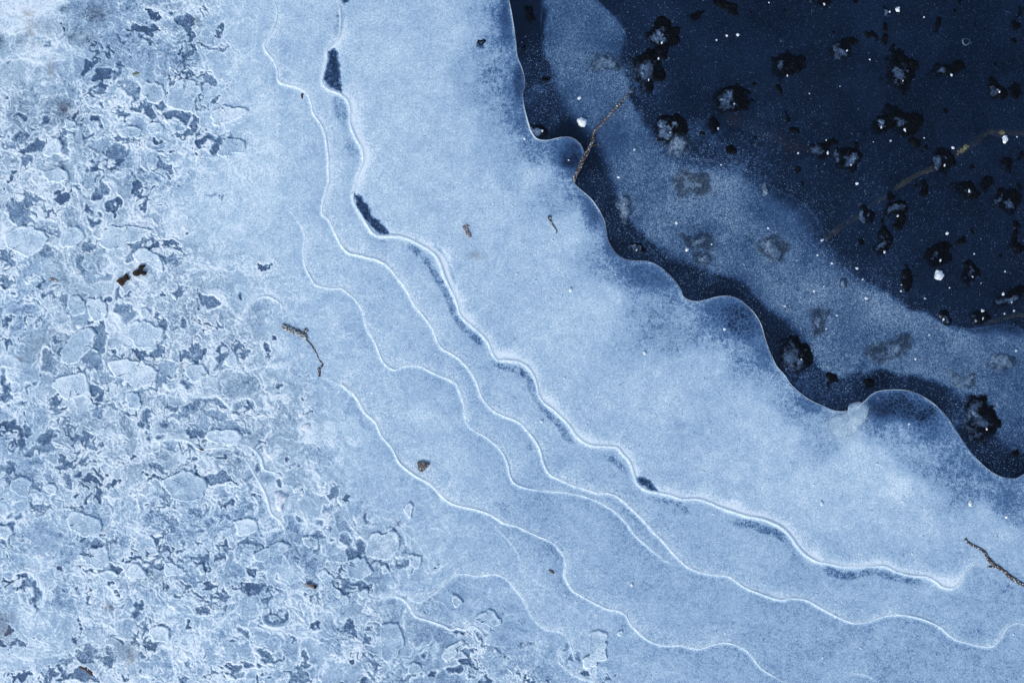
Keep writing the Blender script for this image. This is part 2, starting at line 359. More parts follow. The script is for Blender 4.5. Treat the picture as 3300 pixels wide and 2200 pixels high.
for s, wd, st in RIDGES:
    st = min(1.0, st * 1.25)
    P = smooth(L(s), 6)
    # hand-drawn unevenness
    jit = np.stack([vnoise(P[:, 0], P[:, 1], 45, 1) - .5, vnoise(P[:, 0], P[:, 1], 45, 2) - .5], 1) * 5
    P = P + jit
    ridge_geo.append((P, wd, st))
    d_, s_, u_ = line_dist(P, 60)
    e = np.clip(np.minimum(u_, 1 - u_) * len(P) / 22, 0, 1)      # fades at both ends
    amp = st * e
    RM = np.maximum(RM, np.clip(amp * 1.6, 0, 1) * np.exp(-(d_ / 9) ** 2))
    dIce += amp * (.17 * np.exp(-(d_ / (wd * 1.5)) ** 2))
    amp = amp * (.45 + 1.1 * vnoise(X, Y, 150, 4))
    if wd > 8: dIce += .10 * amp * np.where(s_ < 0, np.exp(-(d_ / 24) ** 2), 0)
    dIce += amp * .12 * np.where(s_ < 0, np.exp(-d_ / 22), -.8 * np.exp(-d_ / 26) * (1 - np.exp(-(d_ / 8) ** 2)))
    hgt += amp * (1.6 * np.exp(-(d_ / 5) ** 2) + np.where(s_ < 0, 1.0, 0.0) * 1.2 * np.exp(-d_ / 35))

# thin dark meltwater gaps under the shelves
GAPS = [("e 390,100 460,120 530,170 590,240 640,310 690,390 740,470 760,540 800,630 860,710 930,760 990,820", 15, .34), ("e 1010,850 1060,910 1100,955 1200,972 1260,1000 1300,1060 1320,1120 1380,1230 1440,1290 1500,1350 1550,1430 1620,1500", 15, .30),
 ("e 1190,960 1240,985 1290,1040", 40, .22), ("h 1780,0 1880,30 1930,80 1970,150 ", 14, .30), ("h 2080,280 2200,310 2320,330; i 30,390 80,410", 12, .22), ("i 290,460 390,465 480,480 560,515 640,530 700,570 760,640", 17, .32), ("i 930,765 1000,785 1100,820 1200,820 1300,800 1350,800 1450,830 1560,850 1680,875", 19, .30),
 ("i 1980,800 2020,790", 38, .26), ("h 1900,340 1960,380 2040,450", 16, .26), ("h 600,230 650,260 700,290", 18, .26), ("h 1020,320 1100,350 1160,400 1230,430", 26, .16), ("h 1130,535 1210,525", 14, .2), ("h 1350,590 1450,620 1520,700 1530,780", 22, .16),
 ("b 0,960 60,1010 95,1060 110,1120", 26, .20), ("a 2330,20 2340,120 2320,250", 20, .34), ("a 2260,650 2320,690 2340,720; b 5,800 15,880", 26, .26), ("e 230,75 330,100", 15, .3), ("e 600,120 680,150 730,220 760,310 800,400", 7, .26), ("h 220,1150 330,1150", 12, .3),
 ("h 340,965 420,970 470,1010", 10, .3), ("a 1880,400 1905,470 1900,550 1870,590", 14, .18), ("g 1830,300 1800,420", 14, .16), ("e 0,1240 90,1250", 30, .18), ("e 130,1290 180,1380", 20, .18), ("e 1270,1450 1310,1540", 18, .18), ("h 230,270 130,310", 40, .12),
 ("i 2180,880 2300,930", 40, .18), ("d 560,170 570,120", 12, .2), ("e 420,200 480,220", 20, .2), ("e 570,280 610,320", 18, .18), ("i 560,990 560,1000", 30, .14)]
gapn = fbm(X, Y, 24, 4, 5, .85)
for s, wd, dep in GAPS:
    P = smooth(L(s), 6)
    d_, s_, u_ = line_dist(P, wd * 2.4)
    e = np.clip(np.minimum(u_, 1 - u_) * len(P) / 8 + .15, 0, 1)
    m = np.exp(-(d_ / wd / .9) ** 2) * e
    m = sstep(.25, .85, m * (-.05 + 2.0 * gapn)) * (.55 + .9 * (grain))
    dIce -= .78 * dep * m
    hgt -= .8 * m
    crackle = np.maximum(crackle, .5 * m)
# black lens-shaped openings along the thick ridge
LENS = ["F 752,118 772,110 780,140 783,175 790,212 768,208 742,186 750,150", "F 811,446 830,447 845,468 862,495 885,515 896,538 872,540 848,520 826,492", "h 2032,145 2080,140 2130,165 2170,205 2190,245 2140,245 2090,225 2050,195",
        "F 779,-20 800,-20 802,4 788,12", "b 928,300 945,285 970,283 990,300 992,325 972,342 945,338 930,322"]
lensm = np.zeros(X.shape, np.float32)
for s in LENS:
    P = smooth(L(s), 5, True)
    P = P + 13 * np.stack([fbm(P[:, 0], P[:, 1], 26, 3, 3, .7) - .5, fbm(P[:, 0], P[:, 1], 26, 3, 4, .7) - .5], 1)
    ld, _, _ = line_dist(P, 20, True)
    lensm = np.maximum(lensm, inside([tuple(p) for p in P], X, Y) * sstep(-2, 11, np.minimum(ld, 20) + 12 * (grain - .5)))
dIce = dIce * (1 - lensm) + lensm * (.15 + .40 * (grain - .5) * (mott > .45) + .1 * (mott - .5))
hgt -= 2.2 * lensm

# grainy, broken transition where the frost thins out
fine = fbm(X, Y, 9, 3, 2, .8)
dIce += .55 * (fine - .5) * np.exp(-((dIce - .48) / .16) ** 2)
# ---- crust of the left side: plates, pits and open holes
CRUST = smooth(L("F 500,-80 515,60 505,150 480,260 530,350 430,470 520,600 620,690 650,780 720,880 740,1000 800,1120 850,1180 920,1190 960,1290 930,1370 1040,1400 1120,1450 1260,1480 1380,1560 1460,1640"), 20)
crust_poly = [tuple(p) for p in CRUST] + [(2400, 60000), (-60000, 60000), (-60000, -60000), (600, -60000)]
cin = inside(crust_poly, X, Y)
cD, _, _ = line_dist(CRUST, 200)
cDw, _, _ = line_dist(CRUST[::3], 430)
cs = np.where(cin, np.minimum(cD, 200), -np.minimum(cD, 200))
crust = sstep(-150, 150, cs + 260 * (cl2 - .5)) ** 1.3
tl, g = blob('a', 260, 200, 900, 520); cm = np.ones(X.shape, np.float32); cm[tl] -= .55 * sstep(.35, .8, g)
bl, g = blob('g', 200, 1250, 520, 300); cm[bl] -= .5 * sstep(.3, .8, g)
crustq = crust * cm
crustq = crustq * (1 - .8 * RM)

ux = X + 40 * (fbm(X, Y, 62, 2, 1) - .5) + 24 * (fbm(X, Y, 26, 3, 2, .55) - .5)
uy = Y + 40 * (fbm(X, Y, 62, 2, 4) - .5) + 24 * (fbm(X, Y, 26, 3, 5, .55) - .5)
hole = np.full(X.shape, -1.0, np.float32)
HOLES = {
'a': "1190,570,50,25 1290,510,110,28,-5 1380,690,26,50,20 1430,570,55,40 1160,775,40,20 1230,800,60,30,20 1340,850,35,45 880,590,65,42 960,640,36,40 980,725,80,28 830,790,60,50 1020,770,40,34 480,930,50,36 450,1020,28,50 220,1010,90,34,-20 165,1110,45,50 90,970,60,22 700,1000,80,45 830,975,42,22 800,1060,60,34 940,985,50,18 1490,990,26,52 1510,920,18,38 1550,955,25,16 1320,330,25,20 1540,180,55,13,-40 1500,210,18,18 170,1370,60,36 130,1450,70,56 180,1510,60,40 250,1400,60,36 370,1460,45,26 740,1310,46,32,30 620,1430,22,28 650,1510,50,22 1160,1150,40,22 1110,1190,30,16 985,1190,25,28 980,1350,32,36 690,1470,20,14 1270,900,60,16 1220,1270,12,12 1440,740,20,12 640,620,30,16 1560,1350,30,10 1480,1350,22,14 520,1290,14,8 1640,20,50,16 1400,60,14,40 1380,300,16,10 1460,330,30,16 1540,320,26,18 1340,430,40,10 950,680,20,14",
'd': "30,180,42,58 50,260,28,30 620,130,42,50 640,80,36,18 400,20,50,18 970,110,92,26,-25 880,190,38,30 1230,150,22,30 1180,215,60,18,-20 1125,205,36,22 1200,250,18,28 560,270,22,45 640,330,58,50 735,330,44,34 320,165,36,30 50,370,50,36,-30 20,400,20,25 450,530,22,46 470,590,24,24 545,640,55,55 600,590,24,32 750,520,28,20 850,560,52,48 885,615,45,40 820,470,18,50 700,675,22,36 620,660,40,18 40,640,32,22 40,790,38,30 455,730,18,30 410,790,22,18 335,895,50,55 350,960,48,42 380,1000,20,20 520,970,52,22,-10 680,840,58,66 640,920,76,56 700,1010,90,52 800,1070,60,34 1030,1120,80,18,-10 1110,780,16,58,20 1085,850,56,36 1000,870,80,36 1150,980,76,66 1110,1080,46,36 800,890,38,18 1350,850,42,58 1290,885,40,18 1370,900,28,28 1090,600,30,30 1125,650,36,28 1460,510,40,30 1535,880,26,58 1530,940,28,24 1640,820,55,36 1680,860,20,40 1600,970,60,12 20,1000,24,18 1390,1190,60,13 1540,1200,36,38 1660,1210,55,34 1730,1220,30,46 1500,1290,56,36 1580,1350,80,42 1640,1370,56,28 1400,1340,56,46 1380,1420,55,36 1290,1080,22,28 900,1105,24,18 880,1245,36,14,20 900,1275,36,14 1030,1310,28,26 380,1190,28,18 390,1230,14,32 160,1220,22,18 440,1340,50,16,10 490,1380,56,36 520,1440,46,26 600,1420,26,36 620,1460,28,34 320,1450,55,34 300,1520,85,28 260,1540,36,18 90,1490,28,38 520,1520,28,38 160,1360,26,28 1120,1440,26,16 1040,1470,8,55 650,1490,18,18 2130,1000,50,16 260,660,12,22 1245,450,30,14 1270,660,22,18 1450,660,40,12 1940,330,20,26 1650,440,14,12 700,750,30,14 100,440,14,10 330,480,20,14 250,540,14,14 80,1160,30,14 200,1100,12,24 2340,1080,12,24 1840,850,14,44 1860,890,16,12 2070,805,8,8 730,1240,30,16 1230,1280,50,14 1150,1330,14,20 1380,1500,70,20 1280,1510,60,20 1160,1500,40,40 1640,1530,40,14 660,1270,22,14",
'g': "50,110,38,58 35,190,32,38 15,70,30,18 120,140,60,12,-10 215,160,22,28 240,230,34,18 460,180,26,46 430,110,22,24 480,40,28,18 600,20,22,28 640,70,14,20 620,190,58,26,-25 550,230,28,16 690,160,16,38 690,250,18,18 410,80,22,16 820,60,26,20 270,350,56,26,-10 290,370,36,22 490,345,50,12,20 545,360,22,12 130,420,20,28 60,400,18,16 20,480,36,16 95,520,8,38 70,465,50,8 1130,390,16,56 1140,350,38,12,-30 1150,260,22,36 1240,340,56,12 1180,470,38,26,-40 1110,520,30,12,-40 1080,560,28,22 1100,630,13,56 1090,690,28,28 1060,760,56,26,-40 1020,820,38,16,-40 1120,730,22,12 920,710,28,12 980,740,28,12,40 1410,730,16,46 1440,790,12,34,-20 1270,720,48,16 1340,710,38,12 1380,735,46,12 1500,620,16,38 1540,690,38,16,-50 1520,730,28,16 1580,640,36,16 1370,610,16,16 1260,590,18,16 1390,490,18,26 1720,620,56,22 1840,620,60,7,-15 2030,650,32,28 1500,190,60,26 1380,160,24,38 1420,210,28,16 1760,290,14,12 1570,350,28,28 1700,360,28,18 1400,390,48,24 740,580,34,16 560,640,22,26 650,620,80,32 600,680,18,16 730,790,56,20 800,790,36,32 620,780,38,8 30,605,34,8 140,845,36,16,-20 185,880,12,38 210,950,12,28 255,940,32,20 520,930,24,9 600,870,8,38 605,960,12,46 1290,910,18,26 1350,950,48,12,30 1430,1010,58,22 1400,1060,48,32 1380,1090,13,13 1500,960,58,9,-15 1240,980,38,16,-20 1490,930,18,18 1850,1000,26,36 1860,1120,36,36 1960,1130,34,36 1900,1160,58,12 1920,1070,28,8 1690,1250,26,38 1660,1210,18,18 1020,1160,32,20 1130,1160,13,16 1020,1250,9,38 990,1380,18,12 1290,1410,13,22 1320,1450,30,14,30 1840,1380,66,20,20 1880,1410,56,22 1600,1460,46,34 1700,1460,52,26 1610,1520,56,26 1480,1500,56,18,-30 2080,1370,16,46 2100,1430,34,18 2040,1460,26,16 2000,1530,56,24 2080,1540,56,20 1420,1550,38,12,-20 620,1330,58,36 590,1390,56,36 680,1380,46,28 780,1370,20,46 760,1440,26,36 470,1430,66,26 400,1500,76,36 560,1500,76,36 340,1540,46,26 620,1540,56,26 2280,240,46,36 2260,360,46,26 2200,550,28,26 2100,850,28,22 2200,470,36,16 2320,890,18,12 2290,840,28,12 1810,840,18,12 1730,790,22,12 1920,130,26,16 1920,190,16,36 1330,20,36,16 1260,60,40,20 1100,110,30,30 2060,440,34,26 2290,590,26,14 2150,960,40,14 2190,1000,20,26 100,1290,40,16 1050,1310,40,30 1150,440,10,10 930,640,12,26 470,600,20,12 1790,1460,14,14",
'h': "130,640,28,58 90,670,38,18 50,600,36,40 400,460,22,22 370,490,22,9 410,600,16,38 450,670,28,36 330,720,66,12 400,740,46,24 250,750,48,24 15,800,16,38 40,870,36,20 100,885,56,22 190,900,36,20 40,940,26,12 290,1155,36,8 240,1210,7,36 180,1270,36,16,30 80,1220,26,26 190,1500,12,56 760,900,56,14,-20 650,970,36,10,-20 830,970,24,26 870,1010,12,36 590,1070,20,12 640,1040,34,14 820,1210,38,12 950,1210,22,18 975,1260,10,36 860,1350,22,36 840,1430,56,34 870,1480,26,26 790,1490,46,26 1080,1360,26,24 1130,1390,26,16 1050,1195,28,9 1240,1290,46,14 1210,1480,22,20 1700,1260,12,18 1680,1350,18,46 1640,1400,20,22 1550,1350,9,46 1830,1510,26,20 560,1360,16,16 1290,1540,36,16 210,1380,60,10 230,1440,10,40 480,1530,50,16 150,260,12,50 1830,1440,12,16 120,960,10,30 2210,1430,30,12 2280,1500,30,14"}
holeval = np.full(X.shape, .30, np.float32)
for t, s in HOLES.items():
    for q in s.split():
        v = [float(z) for z in q.split(',')]
        cx, cy = tp(t, v[0], v[1])
        rx, ry = v[2] * K * 1.04, v[3] * K * 1.04
        a = math.radians(v[4]) if len(v) > 4 else 0
        m = max(rx, ry) * 1.6 + 44
        w = win(cx - m, cx + m, cy - m, cy + m)
        dx = ux[w] - cx; dy = uy[w] - cy
        r = np.sqrt(((dx * math.cos(a) + dy * math.sin(a)) / rx) ** 2 + ((-dx * math.sin(a) + dy * math.cos(a)) / ry) ** 2)
        val = (1 - r) * min(rx, ry) / 12
        if t == 'g' and v[0] < 830 and v[1] > 1300: hv = random.uniform(.14, .28)
        m2 = val > hole[w]
        hole[w] = np.where(m2, val, hole[w])
        hv = .34 + .22 * random.random() ** 1.3 + (.10 if min(rx, ry) > 19 else 0)
        holeval[w] = np.where(m2, hv, holeval[w])
hole -= 3.0 * (1 - sstep(.0, .35, crust)) * (X > 700 )
hole += .42 * (fbm(X, Y, 17, 3, 6, .6) - .5) * 2
# small nameless pits of the crust
pit = (fbm(ux, uy, 58, 4, 2, .62))
thr = .325 + .04 * (vnoise(X, Y, 240, 3) - .5)
hole = np.maximum(hole, np.where(crustq > .25, (thr * (.6 + .4 * crustq) - pit) * 16, -1))

# pebbly lumps: they break up the openings and roughen the plates
pf1, pf2, pid = worley(ux, uy, 25, 1)
qf1, qf2, qid = worley(X + 8 * (fbm(X, Y, 14, 2, 3) - .5), Y + 8 * (fbm(X, Y, 14, 2, 5) - .5), 12.5, 3)
pgap = 1 - sstep(.04, .26, pf2 - pf1)
qgap = 1 - sstep(.04, .34, qf2 - qf1)
near = sstep(-3.2, -.2, hole) * sstep(.3, .6, vnoise(X, Y, 110, 6) + .15)
vx = ux + 44 * (fbm(X, Y, 48, 3, 0, .6) - .5); vy = uy + 44 * (fbm(X, Y, 48, 3, 6, .6) - .5)
P1 = worley(vx, vy, 120, 0); P2 = worley(vx + 900, vy, 68, 5)
e1 = (P1[1] - P1[0]) * 60; e2 = (P2[1] - P2[0]) * 36
brk1 = sstep(.36, .58, fbm(X, Y, 60, 3, 7)); brk2 = sstep(.40, .62, fbm(X, Y, 50, 3, 3))
granz = sstep(.36, .56, fbm(X, Y, 190, 2, 7))
tone12 = .13 * (P1[2] - .5) + .11 * (P2[2] - .5) * granz
rim12 = np.maximum(brk1 * np.exp(-((e1 - 6) / 4.2) ** 2), granz * brk2 * np.exp(-((e2 - 4.5) / 2.6) ** 2))
gap12 = np.maximum((1 - sstep(1, 4.2, e1)) * sstep(.45, .66, fbm(X, Y, 80, 3, 2)), granz * (1 - sstep(.8, 3.6, e2)) * sstep(.38, .6, fbm(X, Y, 55, 3, 0)))
hole = hole + near * (.55 * pgap - .75 * (pid > .58) * (1 - pgap) * (hole > -1) - .6 * (qid > .72) * (1 - qgap) * (hole > -.2))
def pxdist(f):
    gyy, gxx = np.gradient(f, gy, gx)
    return f / (np.hypot(gxx, gyy) + 1e-4)
hd = pxdist(hole)
hsoft = 1 + 7 * sstep(.5, .75, vnoise(X, Y, 95, 2))
hmask = sstep(-1.3 * hsoft, 1.6 * hsoft, hd) * ice_side * (1 - sstep(.25, .6, RM))
rim = np.exp(-((hd + 4.0) / 4.2) ** 2) * (hd < .5) * (.6 + .8 * vnoise(X, Y, 38, 4))
# overlapping plate outlines: level lines of a warped field
Q = fbm(ux * 1.0, uy * 1.0, 150, 4, 3, .5)
plate = np.zeros(X.shape, np.float32); ridge2 = np.zeros(X.shape, np.float32)
for lv, kk in ((.36, 1), (.44, 1), (.52, 1), (.60, 1), (.68, 1)):
    dd = pxdist(Q - lv)
    plate += .5 * sstep(-3, 3, dd)
    ridge2 = np.maximum(ridge2, np.exp(-((dd - 1.5) / 3.2) ** 2) * sstep(.42, .62, vnoise(X, Y, 85, 6 + int(lv * 10))))
plate -= 1.25
tone = np.sin(plate * 4.1) * .5
gran = fbm(X, Y, 17, 4, 1, .7)
granm = sstep(.38, .62, vnoise(X, Y, 150, 7))                    # where the crust is granular
lump = np.abs(fbm(ux, uy, 30, 3, 4) - .5) * 2
dIce += crustq * (-.085 + .07 * tone + .12 * ridge2 + .36 * rim - .12 * near * qgap - .14 * near * pgap + .08 * near * (pid - .4) + tone12 + .27 * rim12 - .09 * gap12 + granm * (.20 * (gran - .5) + .12 * (.16 - lump)) + .025 + .10 * (fbm(X, Y, 60, 3, 5) - .5))
dIce += crust * (1 - cm) * (.34 * (fbm(ux, uy, 70, 5, 5, .6) - .5) + .10 * ridge2)
dIce += (1 - crust) * .10 * rim * (hole > -.9)
outer = sstep(-420, -60, np.where(cin, 0, -np.minimum(cDw, 420))) * (1 - crustq) * ice_side
dIce += outer * (.09 * ridge2 + .06 * rim12 - .05 * gap12 + .18 * (fbm(X, Y, 22, 3, 1, .7) - .5) * sstep(.45, .65, vnoise(X, Y, 120, 0)))
grey += .45 * hmask
holed = holeval + .10 * (fbm(X, Y, 34, 3, 6) - .5) + .22 * sstep(.62, .72, gran) * .8
dIce = dIce * (1 - hmask) + holed * hmask
hgt = hgt * (1 - hmask) - 1.7 * hmask
hgt += (1 - hmask) * (crustq * .75 * (-.5 * near * qgap - .6 * near * pgap + 1.1 * rim12 - .5 * gap12 + .8 * plate + 1.1 * ridge2 + 1.5 * rim + granm * 1.0 * (gran - .5)) + .5 * (mott - .5))
grey += crust * (.25 + .5 * sstep(.4, .65, vnoise(X, Y, 420, 4))) * (1 - hmask)
crackle = np.maximum(crackle, hmask * sstep(.5, .62, vnoise(X, Y, 120, 1)) * .9)
w, g = blob('f', 330, 680, 260, 190); crackle[w] = np.maximum(crackle[w], sstep(.2, .8, g))
w, g = blob('f', 1640, 1260, 320, 150, 25); crackle[w] = np.maximum(crackle[w], sstep(.2, .7, g))
# scalloped edge: bright lip on the ice side
lipn = .12 + 1.15 * sstep(.35, .75, fbm(X, Y, 150, 3, 5))
side = np.where(ice_side, 1., 0.).astype(np.float32)
es = np.where(ice_side, eD, -eD)
mixe = sstep(-1.5, 1.5, np.clip(es, -60, 60))
murkR = .58 + .12 * blue + .16 * sstep(.42, .62, cloud) * (1 - blue)
d = dIce * mixe + dRight * (1 - mixe)
d += .15 * np.exp(-((es - 2.5) / 3.0) ** 2) * lipn
hgt = hgt * mixe - 1.5 * (1 - mixe)
hgt += 1.0 * np.exp(-((es - 3) / 4) ** 2)
# hairs of frost in the water side
gfrost = np.clip(d, .0, 1.15)
murk = np.where(ice_side, 1.0, murkR)
crackle *= ice_side
far = np.maximum(np.maximum(-X, X - W), np.maximum(-Y, Y - H))
fade = sstep(200, 2500, far)
hgt = hgt * (1 - fade)
Z = (hgt * 0.00055).astype(np.float32)

def height(px, py):
    i = int(np.clip(np.searchsorted(gx, px) - 1, 0, NX - 2)); j = int(np.clip(np.searchsorted(gy, py) - 1, 0, NY - 2))
    fx = (px - gx[i]) / (gx[i + 1] - gx[i]); fy = (py - gy[j]) / (gy[j + 1] - gy[j])
    return float((Z[j, i] * (1 - fx) + Z[j, i + 1] * fx) * (1 - fy) + (Z[j + 1, i] * (1 - fx) + Z[j + 1, i + 1] * fx) * fy)
def sample(F, px, py):
    i = np.clip(np.searchsorted(gx, px) - 1, 0, NX - 1); j = np.clip(np.searchsorted(gy, py) - 1, 0, NY - 1)
    return F[j, i]

# ------------------------------------------------------------------ materials
class NB:
    def __init__(s, name):
        s.m = bpy.data.materials.new(name); s.m.use_nodes = True
        s.t = s.m.node_tree; s.t.nodes.clear()
        s.out = s.n('ShaderNodeOutputMaterial')
    def n(s, typ, **kw):
        o = s.t.nodes.new(typ)
        for k, v in kw.items():
            if k.startswith('_'): setattr(o, k[1:], v)
        return o
    def set(s, sock, v):
        if isinstance(v, bpy.types.NodeSocket): s.t.links.new(v, sock)
        else: sock.default_value = v
    def math(s, op, a, b=0.0, clamp=False):
        o = s.n('ShaderNodeMath'); o.operation = op; o.use_clamp = clamp
        s.set(o.inputs[0], a); s.set(o.inputs[1], b); return o.outputs[0]
    def noise(s, scale, detail=2, rough=.5, vec=None):
        o = s.n('ShaderNodeTexNoise'); o.inputs['Scale'].default_value = scale
        o.inputs['Detail'].default_value = detail; o.inputs['Roughness'].default_value = rough
        if vec is not None: s.t.links.new(vec, o.inputs['Vector'])
        return o.outputs['Fac']
    def ramp(s, fac, stops):
        o = s.n('ShaderNodeValToRGB'); s.set(o.inputs[0], fac)
        el = o.color_ramp.elements
        while len(el) > 1: el.remove(el[0])
        el[0].position = stops[0][0]; el[0].color = (*stops[0][1], 1)
        for p, c in stops[1:]:
            e = el.new(p); e.color = (*c, 1)
        return o.outputs[0]
    def mixc(s, fac, a, b, blend='MIX'):
        o = s.n('ShaderNodeMix'); o.data_type = 'RGBA'; o.blend_type = blend
        s.set(o.inputs[0], fac)
        s.set(o.inputs[6], a if isinstance(a, bpy.types.NodeSocket) else (*a, 1))
        s.set(o.inputs[7], b if isinstance(b, bpy.types.NodeSocket) else (*b, 1))
        return o.outputs[2]
    def coord(s):
        return s.n('ShaderNodeNewGeometry').outputs['Position']

ICE_RAMP = [(0.0, (.0028, .0078, .021)), (.10, (.0090, .0235, .057)), (.22, (.030, .072, .165)), (.36, (.070, .150, .290)), (.50, (.145, .258, .410)),
            (.65, (.270, .405, .560)), (.80, (.405, .560, .685)), (.92, (.575, .715, .800)), (1.0, (.75, .85, .90))]
def ice_material():
    b = NB('ice')
    at = b.n('ShaderNodeAttribute'); at.attribute_name = 'ice'
    sep = b.n('ShaderNodeSeparateColor'); b.t.links.new(at.outputs['Color'], sep.inputs[0])
    fr, gr, ck = sep.outputs[0], sep.outputs[1], sep.outputs[2]
    st = b.n('ShaderNodeAttribute'); st.attribute_name = 'stain'
    pos = b.coord()
    n1 = b.noise(900, 2, .6, pos)
    n2 = b.noise(330, 3, .6, pos)
    n3 = b.noise(60, 4, .6, pos)
    # granular contrast follows how frosty the ice is
    amp = b.math('MULTIPLY_ADD', fr, .85); amp.node.inputs[2].default_value = .16
    mid = b.math('SUBTRACT', 1.0, b.math('MULTIPLY', b.math('ABSOLUTE', b.math('SUBTRACT', fr, .47)), 4.5), True)
    amp = b.math('ADD', amp, b.math('MULTIPLY', mid, .75))
    g = b.math('MULTIPLY', b.math('SUBTRACT', n1, .5), 1.15)
    g = b.math('ADD', g, b.math('MULTIPLY', b.math('SUBTRACT', n2, .5), .55))
    g = b.math('ADD', g, b.math('MULTIPLY', b.math('SUBTRACT', n3, .5), .16))
    d0 = b.math('ADD', fr, b.math('MULTIPLY', g, amp))
    # sparse brighter frost grains
    vo = b.n('ShaderNodeTexVoronoi'); vo.feature = 'F1'; vo.inputs['Scale'].default_value = 420
    b.t.links.new(pos, vo.inputs['Vector'])
    sc = b.n('ShaderNodeSeparateColor'); b.t.links.new(vo.outputs['Color'], sc.inputs[0])
    dot = b.math('MULTIPLY', b.math('LESS_THAN', vo.outputs['Distance'], .24), b.math('GREATER_THAN', sc.outputs[0], .80))
    d0 = b.math('ADD', d0, b.math('MULTIPLY', dot, .13))
    # crackle network of thin clear ice
    ve = b.n('ShaderNodeTexVoronoi'); ve.feature = 'DISTANCE_TO_EDGE'; ve.inputs['Scale'].default_value = 170
    wv = b.n('ShaderNodeVectorMath'); wv.operation = 'ADD'
    nz = b.n('ShaderNodeTexNoise'); nz.inputs['Scale'].default_value = 160; b.t.links.new(pos, nz.inputs['Vector'])
    sv = b.n('ShaderNodeVectorMath'); sv.operation = 'SCALE'; sv.inputs[3].default_value = .006
    b.t.links.new(nz.outputs['Color'], sv.inputs[0]); b.t.links.new(pos, wv.inputs[0]); b.t.links.new(sv.outputs[0], wv.inputs[1])
    b.t.links.new(wv.outputs[0], ve.inputs['Vector'])
    ed = b.math('LESS_THAN', ve.outputs['Distance'], .075)
    d0 = b.math('ADD', d0, b.math('MULTIPLY', b.math('MULTIPLY', ed, ck), .14))
    col = b.ramp(d0, ICE_RAMP)
    gcol = b.ramp(d0, [(0, (.010, .014, .018)), (.3, (.075, .098, .125)), (.6, (.235, .315, .375)), (.85, (.46, .575, .650)), (1, (.74, .83, .88))])
    col = b.mixc(b.math('MULTIPLY', gr, .60, True), col, gcol)
    col = b.mixc(b.math('MULTIPLY', st.outputs['Fac'], .55, True), col, (.16, .115, .10))
    p = b.n('ShaderNodeBsdfPrincipled')
    b.set(p.inputs['Base Color'], col)
    p.inputs['Roughness'].default_value = .48
    p.inputs['Specular IOR Level'].default_value = .28
    p.inputs['IOR'].default_value = 1.31
    bp_ = b.n('ShaderNodeBump'); bp_.inputs['Strength'].default_value = .35; bp_.inputs['Distance'].default_value = .0007
    b.set(bp_.inputs['Height'], b.math('ADD', n1, b.math('MULTIPLY', n2, 1.6)))
    b.t.links.new(bp_.outputs[0], p.inputs['Normal'])
    tr = b.n('ShaderNodeBsdfTransparent')
    mx = b.n('ShaderNodeMixShader')
    b.set(mx.inputs[0], at.outputs['Alpha'])
    b.t.links.new(tr.outputs[0], mx.inputs[1]); b.t.links.new(p.outputs[0], mx.inputs[2])
    b.t.links.new(mx.outputs[0], b.out.inputs[0])
    return b.m
ICE = ice_material()

def water_material():
    b = NB('water')
    pos = b.coord()
    n = b.noise(9, 5, .6, pos)
    col = b.ramp(n, [(.3, (.0045, .010, .022)), (.5, (.0058, .017, .043)), (.72, (.012, .016, .024))])
    p = b.n('ShaderNodeBsdfPrincipled')
    b.set(p.inputs['Base Color'], col)
    p.inputs['Roughness'].default_value = .35
    p.inputs['Specular IOR Level'].default_value = .2
    b.t.links.new(p.outputs[0], b.out.inputs[0])
    return b.m
WATER = water_material()

def rough_mat(name, c1, c2, scale, rough=.8, frost=0.0, spec=.3, stretch=None):
    b = NB(name)
    tc = b.n('ShaderNodeTexCoord').outputs['Object']
    if stretch:
        mp = b.n('ShaderNodeMapping'); mp.inputs['Scale'].default_value = stretch; b.t.links.new(tc, mp.inputs['Vector']); tc = mp.outputs[0]
    n = b.noise(scale, 5, .65, tc)
    col = b.ramp(n, [(.34, c1), (.66, c2)])
    if frost:
        f = b.noise(520, 2, .6, tc)
        fm = b.math('GREATER_THAN', f, 1 - frost)
        col = b.mixc(fm, col, (.42, .50, .58))
    p = b.n('ShaderNodeBsdfPrincipled')
    b.set(p.inputs['Base Color'], col)
    p.inputs['Roughness'].default_value = rough
    p.inputs['Specular IOR Level'].default_value = spec
    bp_ = b.n('ShaderNodeBump'); bp_.inputs['Strength'].default_value = .6; bp_.inputs['Distance'].default_value = .0006
    b.set(bp_.inputs['Height'], n)
    b.t.links.new(bp_.outputs[0], p.inputs['Normal'])
    b.t.links.new(p.outputs[0], b.out.inputs[0])
    return b.m
M_BLACK = rough_mat('black_bubble_wall', (.0008, .0009, .0011), (.0065, .009, .013), 700, .8, 0, .04)
def black_material():
    b = NB('black_bubble_wall')
    at = b.n('ShaderNodeAttribute'); at.attribute_name = 'ice'
    pos = b.coord()
    n = b.noise(800, 3, .7, pos)
    col = b.ramp(n, [(.40, (.0006, .0007, .0009)), (.58, (.0035, .0050, .0075)), (.72, (.020, .032, .050))])
    p = b.n('ShaderNodeBsdfPrincipled'); b.set(p.inputs['Base Color'], col)
    p.inputs['Roughness'].default_value = .6; p.inputs['Specular IOR Level'].default_value = .06
    tr = b.n('ShaderNodeBsdfTransparent'); mx = b.n('ShaderNodeMixShader')
    a = b.math('ADD', at.outputs['Alpha'], b.math('MULTIPLY', b.math('SUBTRACT', n, .5), b.math('MULTIPLY', b.math('SUBTRACT', 1.0, at.outputs['Alpha']), 2.5)), True)
    a = b.math('MULTIPLY', a, b.math('GREATER_THAN', at.outputs['Alpha'], .02))
    b.set(mx.inputs[0], a)
    b.t.links.new(tr.outputs[0], mx.inputs[1]); b.t.links.new(p.outputs[0], mx.inputs[2]); b.t.links.new(mx.outputs[0], b.out.inputs[0])
    return b.m
